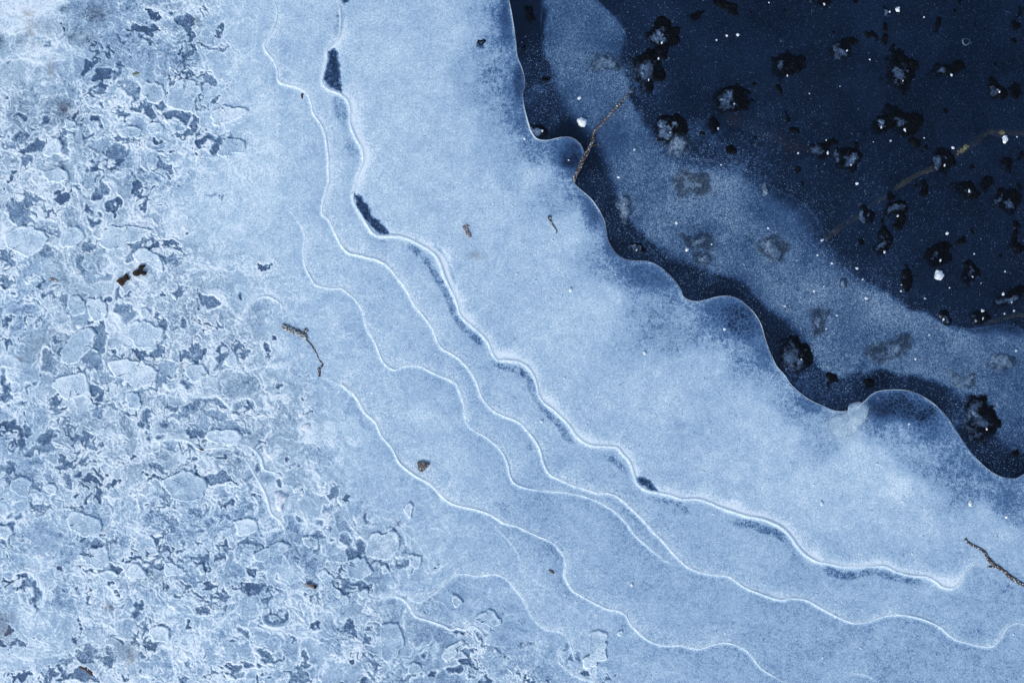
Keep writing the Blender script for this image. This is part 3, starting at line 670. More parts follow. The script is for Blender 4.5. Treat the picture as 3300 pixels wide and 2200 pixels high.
M_BLACKA = black_material()
M_TWIG = rough_mat('frosted_brown_bark', (.026, .018, .015), (.088, .062, .052), 260, .8, .42)
M_TWIG2 = rough_mat('golden_brown_bark', (.022, .019, .016), (.105, .075, .040), 160, .8, .48)
M_TWIG3 = rough_mat('dark_wet_bark', (.018, .013, .012), (.075, .055, .048), 240, .7, .42)
M_BARK = rough_mat('black_peeled_bark', (.0035, .003, .003), (.030, .020, .015), 300, .65)
M_BARKB = rough_mat('dark_brown_bark', (.010, .006, .005), (.060, .030, .017), 260, .7, .2)
M_STONE = rough_mat('grey_brown_chip', (.045, .042, .042), (.15, .13, .11), 300, .85, .4)
M_GREEN = rough_mat('green_leaf', (.14, .19, .09), (.26, .31, .15), 400, .6)
M_HUSK = rough_mat('straw_husk', (.06, .05, .03), (.20, .17, .09), 500, .7)
M_BUD = rough_mat('reddish_brown_bud', (.10, .075, .065), (.26, .20, .18), 300, .8, .42)
M_LEAFB = rough_mat('wet_brown_leaf', (.018, .015, .022), (.050, .036, .040), 200, .5)
M_SUNK = rough_mat('olive_sunken_branch', (.05, .055, .035), (.20, .19, .09), 120, .9)
M_SUNKR = rough_mat('rusty_sunken_branch', (.012, .012, .018), (.028, .022, .024), 60, .9)
def chip_material():
    b = NB('clear_white_ice_chip')
    pos = b.coord()
    n = b.noise(500, 3, .6, pos)
    col = b.ramp(n, [(.30, (.30, .42, .56)), (.50, (.72, .80, .87)), (.7, (.92, .94, .96))])
    p = b.n('ShaderNodeBsdfPrincipled')
    b.set(p.inputs['Base Color'], col)
    p.inputs['Roughness'].default_value = .18
    p.inputs['Specular IOR Level'].default_value = .6
    tr = b.n('ShaderNodeBsdfTransparent'); mx = b.n('ShaderNodeMixShader'); mx.inputs[0].default_value = .9
    b.t.links.new(tr.outputs[0], mx.inputs[1]); b.t.links.new(p.outputs[0], mx.inputs[2]); b.t.links.new(mx.outputs[0], b.out.inputs[0])
    return b.m
M_CHIP = chip_material()

# ------------------------------------------------------------------ object helpers
def mesh_np(name, co, faces, mat, parent=None, ice=None, smooth_=True, st=None):
    """co (n,3) world metres relative to the parent; faces list of equal-length tuples / arrays"""
    me = bpy.data.meshes.new(name)
    co = np.asarray(co, np.float32)
    fs = faces if isinstance(faces, list) and np.ndim(faces[0]) == 2 else [np.array(faces)]
    arrs = [np.asarray(f, np.int32) for f in fs if len(f)]
    nl = sum(a.size for a in arrs); nf = sum(len(a) for a in arrs)
    me.vertices.add(len(co)); me.vertices.foreach_set('co', co.ravel())
    me.loops.add(nl); me.loops.foreach_set('vertex_index', np.concatenate([a.ravel() for a in arrs]))
    tot = np.concatenate([np.full(len(a), a.shape[1], np.int32) for a in arrs])
    me.polygons.add(nf)
    me.polygons.foreach_set('loop_start', np.concatenate([[0], np.cumsum(tot)[:-1]]).astype(np.int32))
    me.update(calc_edges=True)
    me.validate()
    if smooth_:
        me.polygons.foreach_set('use_smooth', np.ones(len(me.polygons), bool))
    if ice is not None:
        a = me.attributes.new('ice', 'FLOAT_COLOR', 'POINT')
        a.data.foreach_set('color', np.ascontiguousarray(ice, np.float32).ravel())
    if st is not None:
        a = me.attributes.new('stain', 'FLOAT', 'POINT')
        a.data.foreach_set('value', np.ascontiguousarray(st, np.float32).ravel())
    me.materials.append(mat)
    o = bpy.data.objects.new(name, me)
    C.objects.link(o)
    if parent: o.parent = parent
    return o
def tag(o, label=None, cat=None, group=None, kind=None):
    if label: o['label'] = label
    if cat: o['category'] = cat
    if group: o['group'] = group
    if kind: o['kind'] = kind
    return o
def empty(name, px, py, z):
    e = bpy.data.objects.new(name, None)
    e.empty_display_size = .01
    e.location = (wx(px), wy(py), z)
    C.objects.link(e)
    return e
def grid_faces(ny, nx):
    idx = np.arange(ny * nx).reshape(ny, nx)
    return np.stack([idx[:-1, :-1], idx[1:, :-1], idx[1:, 1:], idx[:-1, 1:]], -1).reshape(-1, 4)

# ------------------------------------------------------------------ setting
co = np.stack([(X - W / 2) * S, (H / 2 - Y) * S, Z], -1).reshape(-1, 3)
icec = np.stack([gfrost, np.clip(grey, 0, 1), crackle, murk], -1).reshape(-1, 4)
SHEET = mesh_np('ice_sheet', co, grid_faces(NY, NX), ICE, None, icec, True, np.clip(stain, 0, 1).ravel())
tag(SHEET, 'frosted pale blue pond ice with curved terraces, crusty on the left and clear over dark water at upper right', kind='structure')
wco = [(-22, -22, -.03), (22, -22, -.03), (22, 22, -.03), (-22, 22, -.03)]
WAT = mesh_np('water', wco, [(0, 1, 2, 3)], WATER)
tag(WAT, 'dark navy pond water under the clear ice', kind='structure')

# ridges that stand proud of the sheet: tapering rounded strips, pieces of the sheet
def ribbon(name, P, wd, strength, parent, lift=.0006):
    P = np.asarray(P); n = len(P)
    T = np.gradient(P, axis=0); T /= np.hypot(T[:, 0], T[:, 1])[:, None] + 1e-9
    N = np.stack([-T[:, 1], T[:, 0]], 1)
    ends = np.clip(np.minimum(np.arange(n), n - 1 - np.arange(n)) / 14, 0, 1) ** .6
    wob = .55 + .9 * vnoise(P[:, 0], P[:, 1], 60, 3)
    wob = wob * (.6 + .8 * vnoise(P[:, 0], P[:, 1], 170, 6))
    hw = wd * .45 * wob * (.25 + .75 * ends)
    prof = [(-1, 0), (-.5, .75), (0, 1), (.5, .75), (1, 0)]
    zs = np.array([max(height(p[0] + a, p[1] + b) for a, b in ((0, 0), (4, 0), (-4, 0), (0, 4), (0, -4))) for p in P])
    ke = np.ones(9) / 9; zs = np.convolve(np.pad(zs, 4, mode='edge'), ke, 'valid') + .0001
    ring = []
    for a, h in prof:
        q = P + N * (hw * a)[:, None]
        ring.append(np.stack([wx(q[:, 0]), wy(q[:, 1]), zs - .0002 + lift * h * ends * wob + .0001], 1))
    co = np.stack(ring, 1).reshape(-1, 3)
    i = np.arange(n - 1)[:, None] * 5 + np.arange(4)[None]
    f = np.stack([i, i + 1, i + 6, i + 5], -1).reshape(-1, 4)
    fr = np.repeat((.70 + .27 * strength) * np.ones(n), 5)
    al = np.repeat(np.clip(ends * strength * ((.55 + .6 * vnoise(P[:, 0], P[:, 1], 90, 5)) if name == 'ridge' else (.18 + 1.1 * sstep(.35, .8, fbm(P[:, 0], P[:, 1], 120, 3, 5)))), 0, 1), 5)
    al = al * np.tile([.12, .75, 1, .75, .12], n)
    ic = np.stack([fr, fr * 0, fr * 0, al], 1)
    o = mesh_np(name, co, f, ICE, parent, ic)
    return o
for P, wd, st in ridge_geo:
    ribbon('ridge', P, wd, st, SHEET)
lip = ribbon('edge_lip', EDGE, 5.0, .9, SHEET, .0008)

# ------------------------------------------------------------------ labels that tell look-alikes apart
LAND = {}
def mark(name, t, x, y): LAND[name] = tp(t, x, y)
mark('the reed twig', 'b', 1800, 900)
mark('the golden twig', 'd', 2100, 780)
mark('the forked twig', 'i', 2150, 750)
mark('the bark pieces', 'd', 900, 320)
mark('the grey stone chip', 'h', 565, 75)
mark('the green leaf', 'a', 940, 510)
mark('the straw husk', 'h', 1445, 803)
mark('the brown bud scale', 'e', 860, 40)
mark('the brown leaf', 'g', 600, 1480)
mark('the milky knob', 'f', 1110, 1370)
mark('the biggest chip', 'f', 1765, 330)
mark('the olive branch', 'c', 1960, 1000)
mark('the roundest bubble', 'b', 2185, 245)
mark('the top right corner', 'c', 2300, 40)
mark('the tall bubble', 'c', 1490, 500)
mark('the bright chunk', 'g', 1930, 310)
mark('the bottom right corner', 'i', 2300, 1540)
mark('the bottom left corner', 'g', 60, 1540)
mark('the broken stick', 'g', 2145, 900)
mark('the round hole', 'b', 958, 312)
mark('the double bubble', 'c', 340, 690)
mark('the scallop bubble', 'f', 780, 880)
mark('the glinting bubble', 'f', 2040, 1300)
DIRS = ['right', 'lower right', 'below', 'lower left', 'left', 'upper left', 'above', 'upper right']
ORD = ['nearest', 'second', 'third', 'fourth', 'fifth', 'sixth', 'seventh', 'eighth', 'ninth', 'tenth', 'eleventh', 'twelfth']
def place_labels(items):
    """items: (object, px, py, description); writes a label that singles each one out"""
    groups = {}
    for o, px, py, desc in items:
        best = sorted(LAND.items(), key=lambda kv: (kv[1][0] - px) ** 2 + (kv[1][1] - py) ** 2)
        nm, (lx, ly) = best[0]
        if math.hypot(lx - px, ly - py) < 14: nm, (lx, ly) = best[1]
        a = math.degrees(math.atan2(py - ly, px - lx)) % 360
        dr = DIRS[int(((a + 22.5) % 360) // 45)]
        groups.setdefault((nm, dr), []).append((math.hypot(lx - px, ly - py), o, desc))
    for (nm, dr), l in groups.items():
        l.sort(key=lambda q: q[0])
        for k, (_, o, desc) in enumerate(l):
            where = {'above': 'above', 'below': 'below'}.get(dr, dr + ' of')
            t_ = f"{desc}, {where} {nm}" if len(l) == 1 else f"{desc}, {ORD[min(k, 11)]} {where} {nm}"
            if len(t_.split()) > 16 or o['category'] == 'ice plate': t_ = desc
            o['label'] = t_

# ------------------------------------------------------------------ ice plates of the crust
FLOES = [
 ("a 1165,620 1200,570 1250,545 1330,550 1365,585 1395,600 1375,650 1345,700 1315,755 1230,770 1165,735 1145,680", 'rounded smooth white ice plate with a dark gap at its upper right, upper left'),
 ("a 985,590 1060,560 1120,600 1140,660 1110,710 1030,705 985,660", 'lumpy ice plate with a ring in it'),
 ("a 1440,790 1520,740 1640,730 1700,760 1660,800 1560,850 1480,860", 'long smooth tapering ice plate'),
 ("a 1490,1060 1520,990 1580,950 1650,945 1690,990 1660,1040 1590,1080 1520,1090", 'grey oval ice plate'),
 ("a 430,840 500,825 560,860 540,890 470,900", 'small smooth white ice plate above a dark hole'),
 ("a 820,900 870,870 940,875 975,920 900,940 840,935", 'small bean shaped ice plate'),
 ("a 1000,900 1050,850 1110,850 1130,900 1070,925", 'small angular ice plate'),
 ("a 310,1010 350,965 410,970 420,1050 360,1080 300,1070", 'small ice plate between two dark openings'),
 ("a 310,1190 380,1150 450,1170 470,1220 420,1260 340,1260", 'round ice plate with a brown speck'),
 ("d 30,60 110,10 230,0 310,40 330,100 260,160 180,200 100,170 50,120", 'broad rounded ice plate at the left edge'),
 ("d 410,80 450,20 530,0 580,40 570,100 500,130 430,130", 'small round grey ice plate'),
 ("d 700,20 800,0 950,-10 1050,10 1000,60 900,110 820,150 720,150 690,90", 'long pale ice plate with a dark channel under it'),
 ("d 915,190 960,150 1040,155 1090,190 1130,250 1130,300 1080,290 1020,250 940,240", 'curved white ice plate above the bark pieces'),
 ("d 470,500 520,465 580,490 600,560 560,600 500,600 475,560", 'oval grey ice plate left of an upright plate'),
 ("d 600,500 660,480 720,510 740,570 710,640 640,640 610,590", 'upright oval ice plate beside a dark pool'),
 ("d 880,690 920,640 990,645 1040,670 1120,690 1130,730 1060,800 1000,850 920,800 880,760", 'heart shaped ice plate'),
 ("d 480,760 560,700 640,690 670,730 640,800 600,870 540,930 460,950 420,900 440,830", 'large leaf shaped ice plate'),
 ("d 750,930 830,910 950,920 1060,960 1070,1030 1020,1090 940,1110 860,1040 780,1010", 'broad ice plate surrounded by blue clear ice'),
 ("d 880,1150 910,1120 960,1150 990,1210 960,1260 910,1250 870,1200", 'narrow upright ice plate'),
 ("d 370,1060 450,1010 580,1010 610,1060 620,1120 520,1180 430,1170 380,1120", 'big square ice plate'),
 ("d 1280,980 1350,930 1420,960 1430,1020 1360,1060 1300,1040", 'pale ice plate under a forked hole'),
 ("d 1410,1440 1460,1400 1540,1390 1620,1400 1670,1440 1640,1480 1540,1490 1440,1480", 'long lobed ice plate'),
 ("d 1590,1290 1640,1280 1655,1300 1620,1320", 'tiny bright ice plate inside the curled channel'),
 ("d 970,570 1010,550 1035,580 1010,620 975,610", 'tiny round ice plate'),
 ("d 1560,890 1620,850 1640,920 1600,960 1550,950", 'small ice plate inside a ring of dark ice'),
 ("g 1120,180 1200,130 1290,100 1400,160 1430,240 1380,300 1290,330 1200,300 1150,250", 'large jagged ice plate left of a long loop ridge'),
 ("g 1030,1190 1090,1170 1160,1200 1170,1260 1100,1290 1050,1260", 'soft white ice plate'),
 ("g 1610,470 1660,430 1750,440 1800,490 1760,540 1660,540", 'pale flat ice plate'),
 ("g 480,410 560,390 680,440 700,520 610,560 520,530 470,470", 'broad rounded ice plate'),
 ("g 300,220 350,190 395,210 400,260 340,265", 'small bright ice plate amid black pools'),
 ("g 80,190 130,150 210,160 220,230 190,290 120,280 75,240", 'knobbly ice plate beside a black channel'),
 ("g 640,710 600,650 680,640 730,620 765,680 730,750 660,780 580,750 550,690", 'ice plate notched by clear grey ice'),
 ("g 870,780 940,745 1000,790 1000,830 930,850 860,830", 'wedge shaped ice plate left of the dark channel'),
 ("g 1120,780 1150,730 1230,760 1280,790 1250,830 1150,830", 'low ice plate right of the dark channel'),
 ("g 1360,750 1395,740 1420,790 1400,820 1370,790", 'finger shaped ice plate'),
 ("g 2100,560 2160,550 2190,590 2170,630 2110,620", 'small soft ice plate'),
 ("g 1740,690 1850,640 1930,595 1990,610 1980,650 1900,690 1800,730", 'long slanting ice plate'),
 ("g 0,490 60,475 80,520 50,570 0,570", 'ice plate cut by the left frame edge'),
 ("g 1850,1100 1880,1080 1915,1095 1930,1120 1890,1140 1860,1130", 'tiny ice islet in a black pool'),
 ("g 2190,820 2240,780 2290,840 2280,880 2352,950 2340,990 2260,920", 'narrow slanting ice plate beside the stick piece'),
 ("h 35,760 70,710 150,705 190,770 215,810 130,860 90,865 50,830", 'square bright ice plate'),
 ("h 190,560 300,530 340,515 390,530 390,620 370,690 280,715 180,690 175,640", 'bright block shaped ice plate beside a round dark lens'),
 ("h 450,700 480,685 545,700 545,750 510,790 480,760", 'small triangular ice plate'),
 ("h 420,370 460,335 505,345 500,390 460,425", 'small round ice plate'),
 ("h 280,770 310,765 330,790 310,820 285,810", 'tiny square ice plate'),
 ("h 265,1180 340,1160 410,1175 435,1250 440,1310 400,1350 370,1410 290,1410 280,1330 270,1260", 'tall bright rectangular ice plate'),
 ("h 460,1450 490,1420 540,1430 550,1470 500,1510 470,1500", 'small round pale ice plate'),
 ("h 690,1370 730,1320 800,1280 830,1265 845,1285 810,1330 790,1370 720,1425", 'slanting teardrop shaped ice plate'),
 ("h 900,1120 960,1090 1050,1080 1105,1120 1095,1170 1030,1180 960,1160", 'wide jagged ice plate'),
 ("h 1720,1210 1760,1200 1825,1225 1830,1290 1820,1340 1830,1390 1780,1410 1760,1450 1680,1470 1660,1410 1710,1350 1700,1270", 'tall kidney shaped ice plate'),
 ("h 760,960 800,955 835,1010 800,1045 770,1030", 'small pointed ice plate inside an arched ridge'),
 ("h 1900,1215 1930,1200 1950,1225 1930,1250 1905,1245", 'tiny faint ice disc'),
 ("h 130,930 170,915 185,960 160,990 135,970", 'small white ice lump beside the dark pools'),
 ("h 0,970 40,960 70,1000 40,1040 0,1020", 'pale ice lump at the end of the dark pools'),
 ("g 1560,180 1600,170 1640,200 1600,215", 'tiny pale ice scale'),
]
items = []
for k, (s, desc) in enumerate(FLOES):
    P = smooth(L(s), 4.5, True)
    c = P.mean(0)
    ns = 11 + (k * 3) % 5
    jit = np.stack([fbm(P[:, 0], P[:, 1], 26, 4, 1, .7) - .5, fbm(P[:, 0], P[:, 1], 26, 4, 4, .7) - .5], 1) * 30
    P = P + jit
    n = len(P)
    rmean = np.hypot(*(P - c).T).mean()
    insets = np.array([0.0, 1.2, 3.0, 6.0, 10.0]) / rmean
    rel = [1.0 - q for q in insets] + list(np.linspace(1 - 10 / rmean, 0.06, max(3, int(rmean / 6)))[1:])
    zprof = [-.0022, .0002, .0008, .0008, .0005] + [.0004] * 40
    dprof = [.82, .90, .93, .86, .83] + [.80] * 40
    base = float(np.mean([height(p[0], p[1]) for p in P[::6]]))
    base = max(base, -.0002) + .0014
    e = empty('ice_plate', c[0], c[1], base)
    co = []; ic = []
    bright = .05 + .02 * ((k * 7) % 5 - 2)
    dcl = float(np.clip(np.mean([sample(dIce, q[0], q[1]) for q in P[::5]]),   .70, .80))
    for j, r in enumerate(rel):
        q = c + (P - c) * r
        nz = fbm(q[:, 0], q[:, 1], 30, 4, 2)
        dd = (dprof[j] - .80) * (.4 + 1.3 * fbm(q[:, 0], q[:, 1], 60, 2, 6)) + dcl + bright + .34 * (nz - .5) + .10 * (fbm(q[:, 0], q[:, 1], 9, 2, 4) - .5)
        zz = zprof[j] + .0010 * (nz - .5)
        co.append(np.stack([(q[:, 0] - c[0]) * S, -(q[:, 1] - c[1]) * S, zz], 1))
        ic.append(np.stack([dd, np.full(n, .30 + .15 * (k % 3)), np.zeros(n), np.ones(n)], 1))
    co = np.concatenate(co + [np.array([[0, 0, .0008]])]); ic = np.concatenate(ic + [np.array([[dcl, .2, 0, 1]])])
    m = len(rel)
    i = np.arange(n); i2 = (i + 1) % n
    quads = np.concatenate([np.stack([j * n + i, (j + 1) * n + i, (j + 1) * n + i2, j * n + i2], 1) for j in range(m - 1)])
    tris = np.stack([(m - 1) * n + i, np.full(n, m * n), (m - 1) * n + i2], 1)
    # rim and surface are separate looks of one plate
    nq = 3 * n
    o1 = mesh_np('raised_rim', co[:4 * n], quads[:nq], ICE, e, ic[:4 * n])
    o2 = mesh_np('surface', co[3 * n:], [quads[nq:] - 3 * n, tris - 3 * n], ICE, e, ic[3 * n:])
    tag(e, desc, 'ice plate', 'ice plates of the crust')
    items.append((e, c[0], c[1], desc))
place_labels(items)

# ------------------------------------------------------------------ frozen bubbles in the dark ice
# tile, x, y, rx, ry, kind (k black with cap, b all black, p pale under the haze), angle
BUB = {
 'c': "80,90,45,26,b 270,45,90,36,b 950,15,75,50,k 1000,45,28,40,b 1410,60,45,46,k 1390,180,30,46,b 1750,155,32,38,b 1290,265,62,28,b,25 1385,280,25,36,b 1110,330,72,52,k 2300,140,36,60,b,-30 2295,275,30,28,b 700,465,102,112,k 1490,500,100,138,k 1800,490,112,62,k,-30 2170,610,62,62,k 2300,615,50,56,b,-50 320,690,142,88,k,-10 230,865,52,46,k 672,630,26,38,b 740,790,20,42,b 770,900,32,30,b 1340,860,62,54,k 1480,850,118,100,k 1600,990,66,32,b,20 1590,860,34,90,b 1190,1000,15,20,b 970,1030,72,56,k 1145,1110,80,80,k 1780,1095,70,96,k,-25 1940,1290,84,64,k,15 2080,1265,36,42,b 2240,1150,44,52,b 2230,1380,92,80,k,10 1640,1305,42,46,b,30 1425,1345,38,48,b 795,1160,18,24,b 845,1265,18,30,b 1455,1460,70,62,k 1505,1530,26,60,b 1260,1475,34,36,k 1370,1530,20,18,b 1815,760,18,18,b 2320,1290,12,18,b 2310,1540,40,28,b 370,580,20,14,b 495,580,14,14,b 500,945,9,9,b 125,905,20,14,b 310,1040,40,30,b 1460,330,22,30,b 1920,20,14,24,b 1870,70,16,14,b 2330,1090,20,30,b 2030,190,12,20,b 2150,435,14,12,b 1190,10,20,14,b 540,1310,32,40,p 60,1260,125,100,p 1035,220,12,10,b 2000,1140,20,22,b 1650,1050,10,10,b 705,70,10,10,b 470,88,10,12,b",
 'b': "2185,245,98,112,k 2075,500,105,120,k 2165,390,62,52,k 1830,430,118,62,p 2240,880,96,92,k 2310,1010,84,95,p 1310,90,50,68,b 1270,335,20,28,b 1360,880,58,60,k 1950,1430,60,105,p 1410,560,34,20,b",
 'f': "90,90,100,82,p 620,140,130,115,p 110,240,72,58,p 930,640,62,108,p 1450,830,165,85,p 770,870,105,105,k 1010,1050,30,40,b 1290,1070,28,28,b 1940,1050,100,70,p 2200,930,86,80,p 2040,1310,122,140,k 1780,610,52,46,k 1750,190,118,88,k 1375,120,60,104,k 1245,90,24,24,b 1535,355,28,78,b 1970,310,60,70,k 2300,80,40,88,b,15 2230,500,160,48,k,-35 2050,600,52,48,k 1910,110,28,30,b 1990,30,14,24,b 1490,20,30,26,b 2195,190,14,18,b 1110,375,32,30,p 2300,1545,36,28,b",
 'e': "2015,135,62,42,k"}
items = []
def bubble(t, x, y, rx, ry, kind, ang):
    cx, cy = tp(t, x, y); rx *= K * 1.14; ry *= K * 1.14
    small = max(rx, ry) < 13
    sp = 2.3 if not small else 1.6
    m = 1.75 + 26 * min(1.0, max(rx, ry) / 26) / max(rx, ry)
    n = int(2 * m * max(rx, ry) / sp) + 4
    ax = np.linspace(-m * max(rx, ry) - 3, m * max(rx, ry) + 3, n)
    U, V = np.meshgrid(ax, ax)
    gxw, gyw = U + cx, V + cy
    am = min(1.0, max(rx, ry) / 26)
    du = U + am * (56 * (fbm(gxw, gyw, 46, 2, 2) - .5) + 17 * (fbm(gxw, gyw, 12, 2, 3) - .5))
    dv = V + am * (56 * (fbm(gxw, gyw, 46, 2, 5) - .5) + 17 * (fbm(gxw, gyw, 12, 2, 6) - .5))
    a = math.radians(ang)
    r = np.sqrt(((du * math.cos(a) + dv * math.sin(a)) / rx) ** 2 + ((-du * math.sin(a) + dv * math.cos(a)) / ry) ** 2)
    body = 1 - r + .30 * (fbm(gxw, gyw, 9, 2, 7) - .5)
    # the frosted cap is shifted lower left as the lit side, dark wall round it
    off = .13 * min(rx, ry)
    rc = np.sqrt(((du + off) / (rx * .80)) ** 2 + ((dv - off * .6) / (ry * .80)) ** 2)
    cap = random.uniform(.38, .86) - .08 - rc + 1.1 * (fbm(gxw, gyw, 20, 3, 1) - .5) + (.8 * (fbm(gxw, gyw, 6, 2, 3) - .5))
    dome = np.sqrt(np.clip(1 - r * r, 0, 1))
    hz = (.0020 if not small else .0012) * dome + .0012 * (fbm(gxw, gyw, 11, 3, 4, .6) - .5) * np.clip(body * 4, 0, 1)
    under = kind == 'p'
    base = -.0010 if under else -.0009
    ff = grid_faces(n, n)
    # shading painted into the wall: black at upper right away from the sun, fading opposite
    shade_dir = (U / (rx + 1) * .75 - V / (ry + 1) * .45)
    wa = sstep(0, .22, body + .10 * shade_dir) * np.clip(.78 + .55 * shade_dir + .9 * (fbm(gxw, gyw, 24, 3, 5) - .5), .12, 1)
    if kind == 'b': wa = np.clip(wa * 1.35 + .15 * (body > .1), 0, 1)
    bodyf = body.ravel()[ff].min(1) > 0
    capf = cap.ravel()[ff].min(1) > (-.12 if kind != 'p' else -.25)
    if kind == 'b': capf[:] = False
    e = empty('frozen_bubble', cx, cy, base)
    co = np.stack([U.ravel() * S, -V.ravel() * S, hz.ravel()], 1)
    def sub(mask, name, mat, ic=None, dz=0):
        fsel = ff[mask]
        if not len(fsel): return None
        u, inv = np.unique(fsel, return_inverse=True)
        c2 = co[u].copy(); c2[:, 2] += dz
        return mesh_np(name, c2, inv.reshape(fsel.shape), mat, e, None if ic is None else ic[u])
    nz = fbm(gxw, gyw, 16, 4, 5, .65)
    gl = np.exp(-((U - .35 * rx) ** 2 + (V - .3 * ry) ** 2) / (.35 * rx * .35 * ry))
    fr = (.09 if kind == 'k' else .36) + .34 * (nz - .40) + .20 * np.clip(cap * 1.1, 0, 1) * (1 if kind == 'k' else .8)
    vein = np.abs(fbm(gxw + .6 * gyw, gyw - .5 * gxw, 40, 3, 6, .6) - .5)
    fr = fr + .30 * (1 - sstep(.0, .022, vein)) * sstep(.35, .6, fbm(gxw, gyw, 30, 2, 2))
    if max(rx, ry) * K > 0 and (t, x) in (('b', 2185), ('b', 2240), ('b', 1360)): fr += .16
    ic = np.stack([np.clip(fr, .04, .95), np.full(fr.shape, .75), np.zeros(fr.shape), np.full(fr.shape, .93)], -1).reshape(-1, 4)
    if kind == 'p':
        ic[:, 3] = .30 + .4 * np.clip(cap.ravel() * 2.5, 0, 1)
        wl = np.stack([np.full(fr.shape, .05), np.full(fr.shape, .8), np.zeros(fr.shape), np.clip(body * 3, 0, 1) * .5], -1).reshape(-1, 4)
        sub(bodyf & ~capf, 'wall', ICE, wl)
    else:
        wc = np.stack([wa * 0, wa * 0, wa * 0, wa], -1).reshape(-1, 4)
        sub(bodyf, 'wall', M_BLACKA, wc)
        ic[:, 3] = (sstep(-.12, .35, cap) * np.clip(.25 + 1.5 * fbm(gxw, gyw, 7, 3, 2, .7) - .15, .1, .95)).ravel()
    sub(bodyf & capf, 'frosted_cap', ICE, ic, .00025)
    return e, cx, cy, rx, ry, kind
def shard(name, r, seed, parent=None, flat=.5, mat=None):
    """broken crystal: an irregular hull of few facets with slivers"""
    rr = random.Random(seed)
    k = 9
    up = []
    for j in range(k):
        a = j / k * 2 * math.pi + rr.uniform(-.2, .2)
        up.append((math.cos(a) * r * rr.uniform(.62, 1.15), math.sin(a) * r * rr.uniform(.62, 1.15)))
    co = [(x * 1.0, y * 1.0, -.2 * r * flat) for x, y in up]
    co += [(x * .72 + rr.uniform(-.1, .1) * r, y * .72 + rr.uniform(-.1, .1) * r, r * flat * rr.uniform(.3, 1.1)) for x, y in up]
    co += [(rr.uniform(-.25, .25) * r, rr.uniform(-.25, .25) * r, r * flat * rr.uniform(.8, 1.4))]
    f4 = [(j, (j + 1) % k, k + (j + 1) % k, k + j) for j in range(k)]
    f3 = [(k + j, k + (j + 1) % k, 2 * k) for j in range(k)]
    return mesh_np(name, np.array(co), [np.array(f4), np.array(f3)], mat or M_CHIP, parent, None, False)
kk = 0
for t, s in BUB.items():
    for q in s.split():
        v = q.split(',')
        e, cx, cy, rx, ry, kind = bubble(t, float(v[0]), float(v[1]), float(v[2]), float(v[3]), v[4], float(v[5]) if len(v) > 5 else 0)
        if kind in 'k' and max(rx, ry) > 20:
            g = shard('glint', random.uniform(2.2, 4.2) * S, 900 + kk, e, .5)  # white shard modelled as the bubble's highlight
            g.location = (rx * S * random.uniform(.15, .4), -ry * S * random.uniform(.25, .5), .0020)
            g.scale = (1, random.uniform(1.2, 2.0), 1); g.rotation_euler = (0, 0, random.uniform(-.9, .5))
        kk += 1
        size = 'large' if max(rx, ry) > 42 else 'medium' if max(rx, ry) > 22 else 'small' if max(rx, ry) > 11 else 'tiny'
        desc = size + {'k': ' grey-topped black frozen bubble', 'b': ' ragged all-black frozen bubble', 'p': ' hazy grey frozen bubble'}[kind]
        tag(e, desc, 'bubble', 'bubbles frozen into the dark ice')
        items.append((e, cx, cy, desc))
place_labels(items)

# ------------------------------------------------------------------ ice chips lying about
CHIPS = {
 'b': "1660,840,44 1640,675,18 1910,1220,13 1262,955,11 2310,1535,15 1045,1400,8 250,1235,10 1180,1420,8 1565,1103,7 2020,1030,14",
 'c': "1485,68,23 380,240,15 305,245,12 235,275,8 1290,410,9 2225,958,30 1865,1018,12 797,1055,10 1435,970,8 1203,1265,12 990,965,7 265,1135,8 875,645,6 2305,942,7 1665,118,7 595,18,7 1085,595,5 1315,978,5 1665,950,7 10,985,9",
 'f': "1765,332,46 1825,40,15 1203,280,15 1030,247,13 962,87,13 930,190,9 905,437,12 1267,487,13 1243,357,8 1510,395,9 1505,437,9 2065,575,18 2210,455,15 2285,573,10 2220,593,10 1780,610,12 2020,640,11 2300,848,12 30,150,15 200,115,10 705,540,11 290,700,12 1065,605,8 1700,740,8 1670,488,8 975,405,8 2010,182,7 2223,303,9 1840,415,7 2058,383,6 990,697,10 1605,905,10 1562,1352,12 182,1120,8 425,258,6 786,228,6 590,5,9 2290,5,6",
 'e': "1580,432,20 1380,1335,15 1690,1360,9 1535,1035,9 2090,860,18 280,430,8 1455,90,8 1210,320,9 1195,1185,7 1340,680,6 1890,325,6 1235,98,6",
 'h': "2000,893,17 1620,1010,9 1502,492,8 1705,188,7 20,775,10 1018,985,8 680,1060,7",
 'i': "958,335,17 1980,330,25 905,205,10 1515,315,9 1340,60,9 1580,677,11 1490,735,6 212,405,9 1600,917,8 1230,1060,7 293,1225,8 40,1195,8 455,865,7 580,850,6 1228,1327,10 963,1393,9 2280,1235,9 270,1305,9 2230,425,12 25,1235,6",
 'g': "230,1262,10 2105,155,7 1165,390,14", 'd': "2215,50,6 610,1165,9", 'a': "1895,1255,7 1845,1282,5"}
items = []
sid = 0
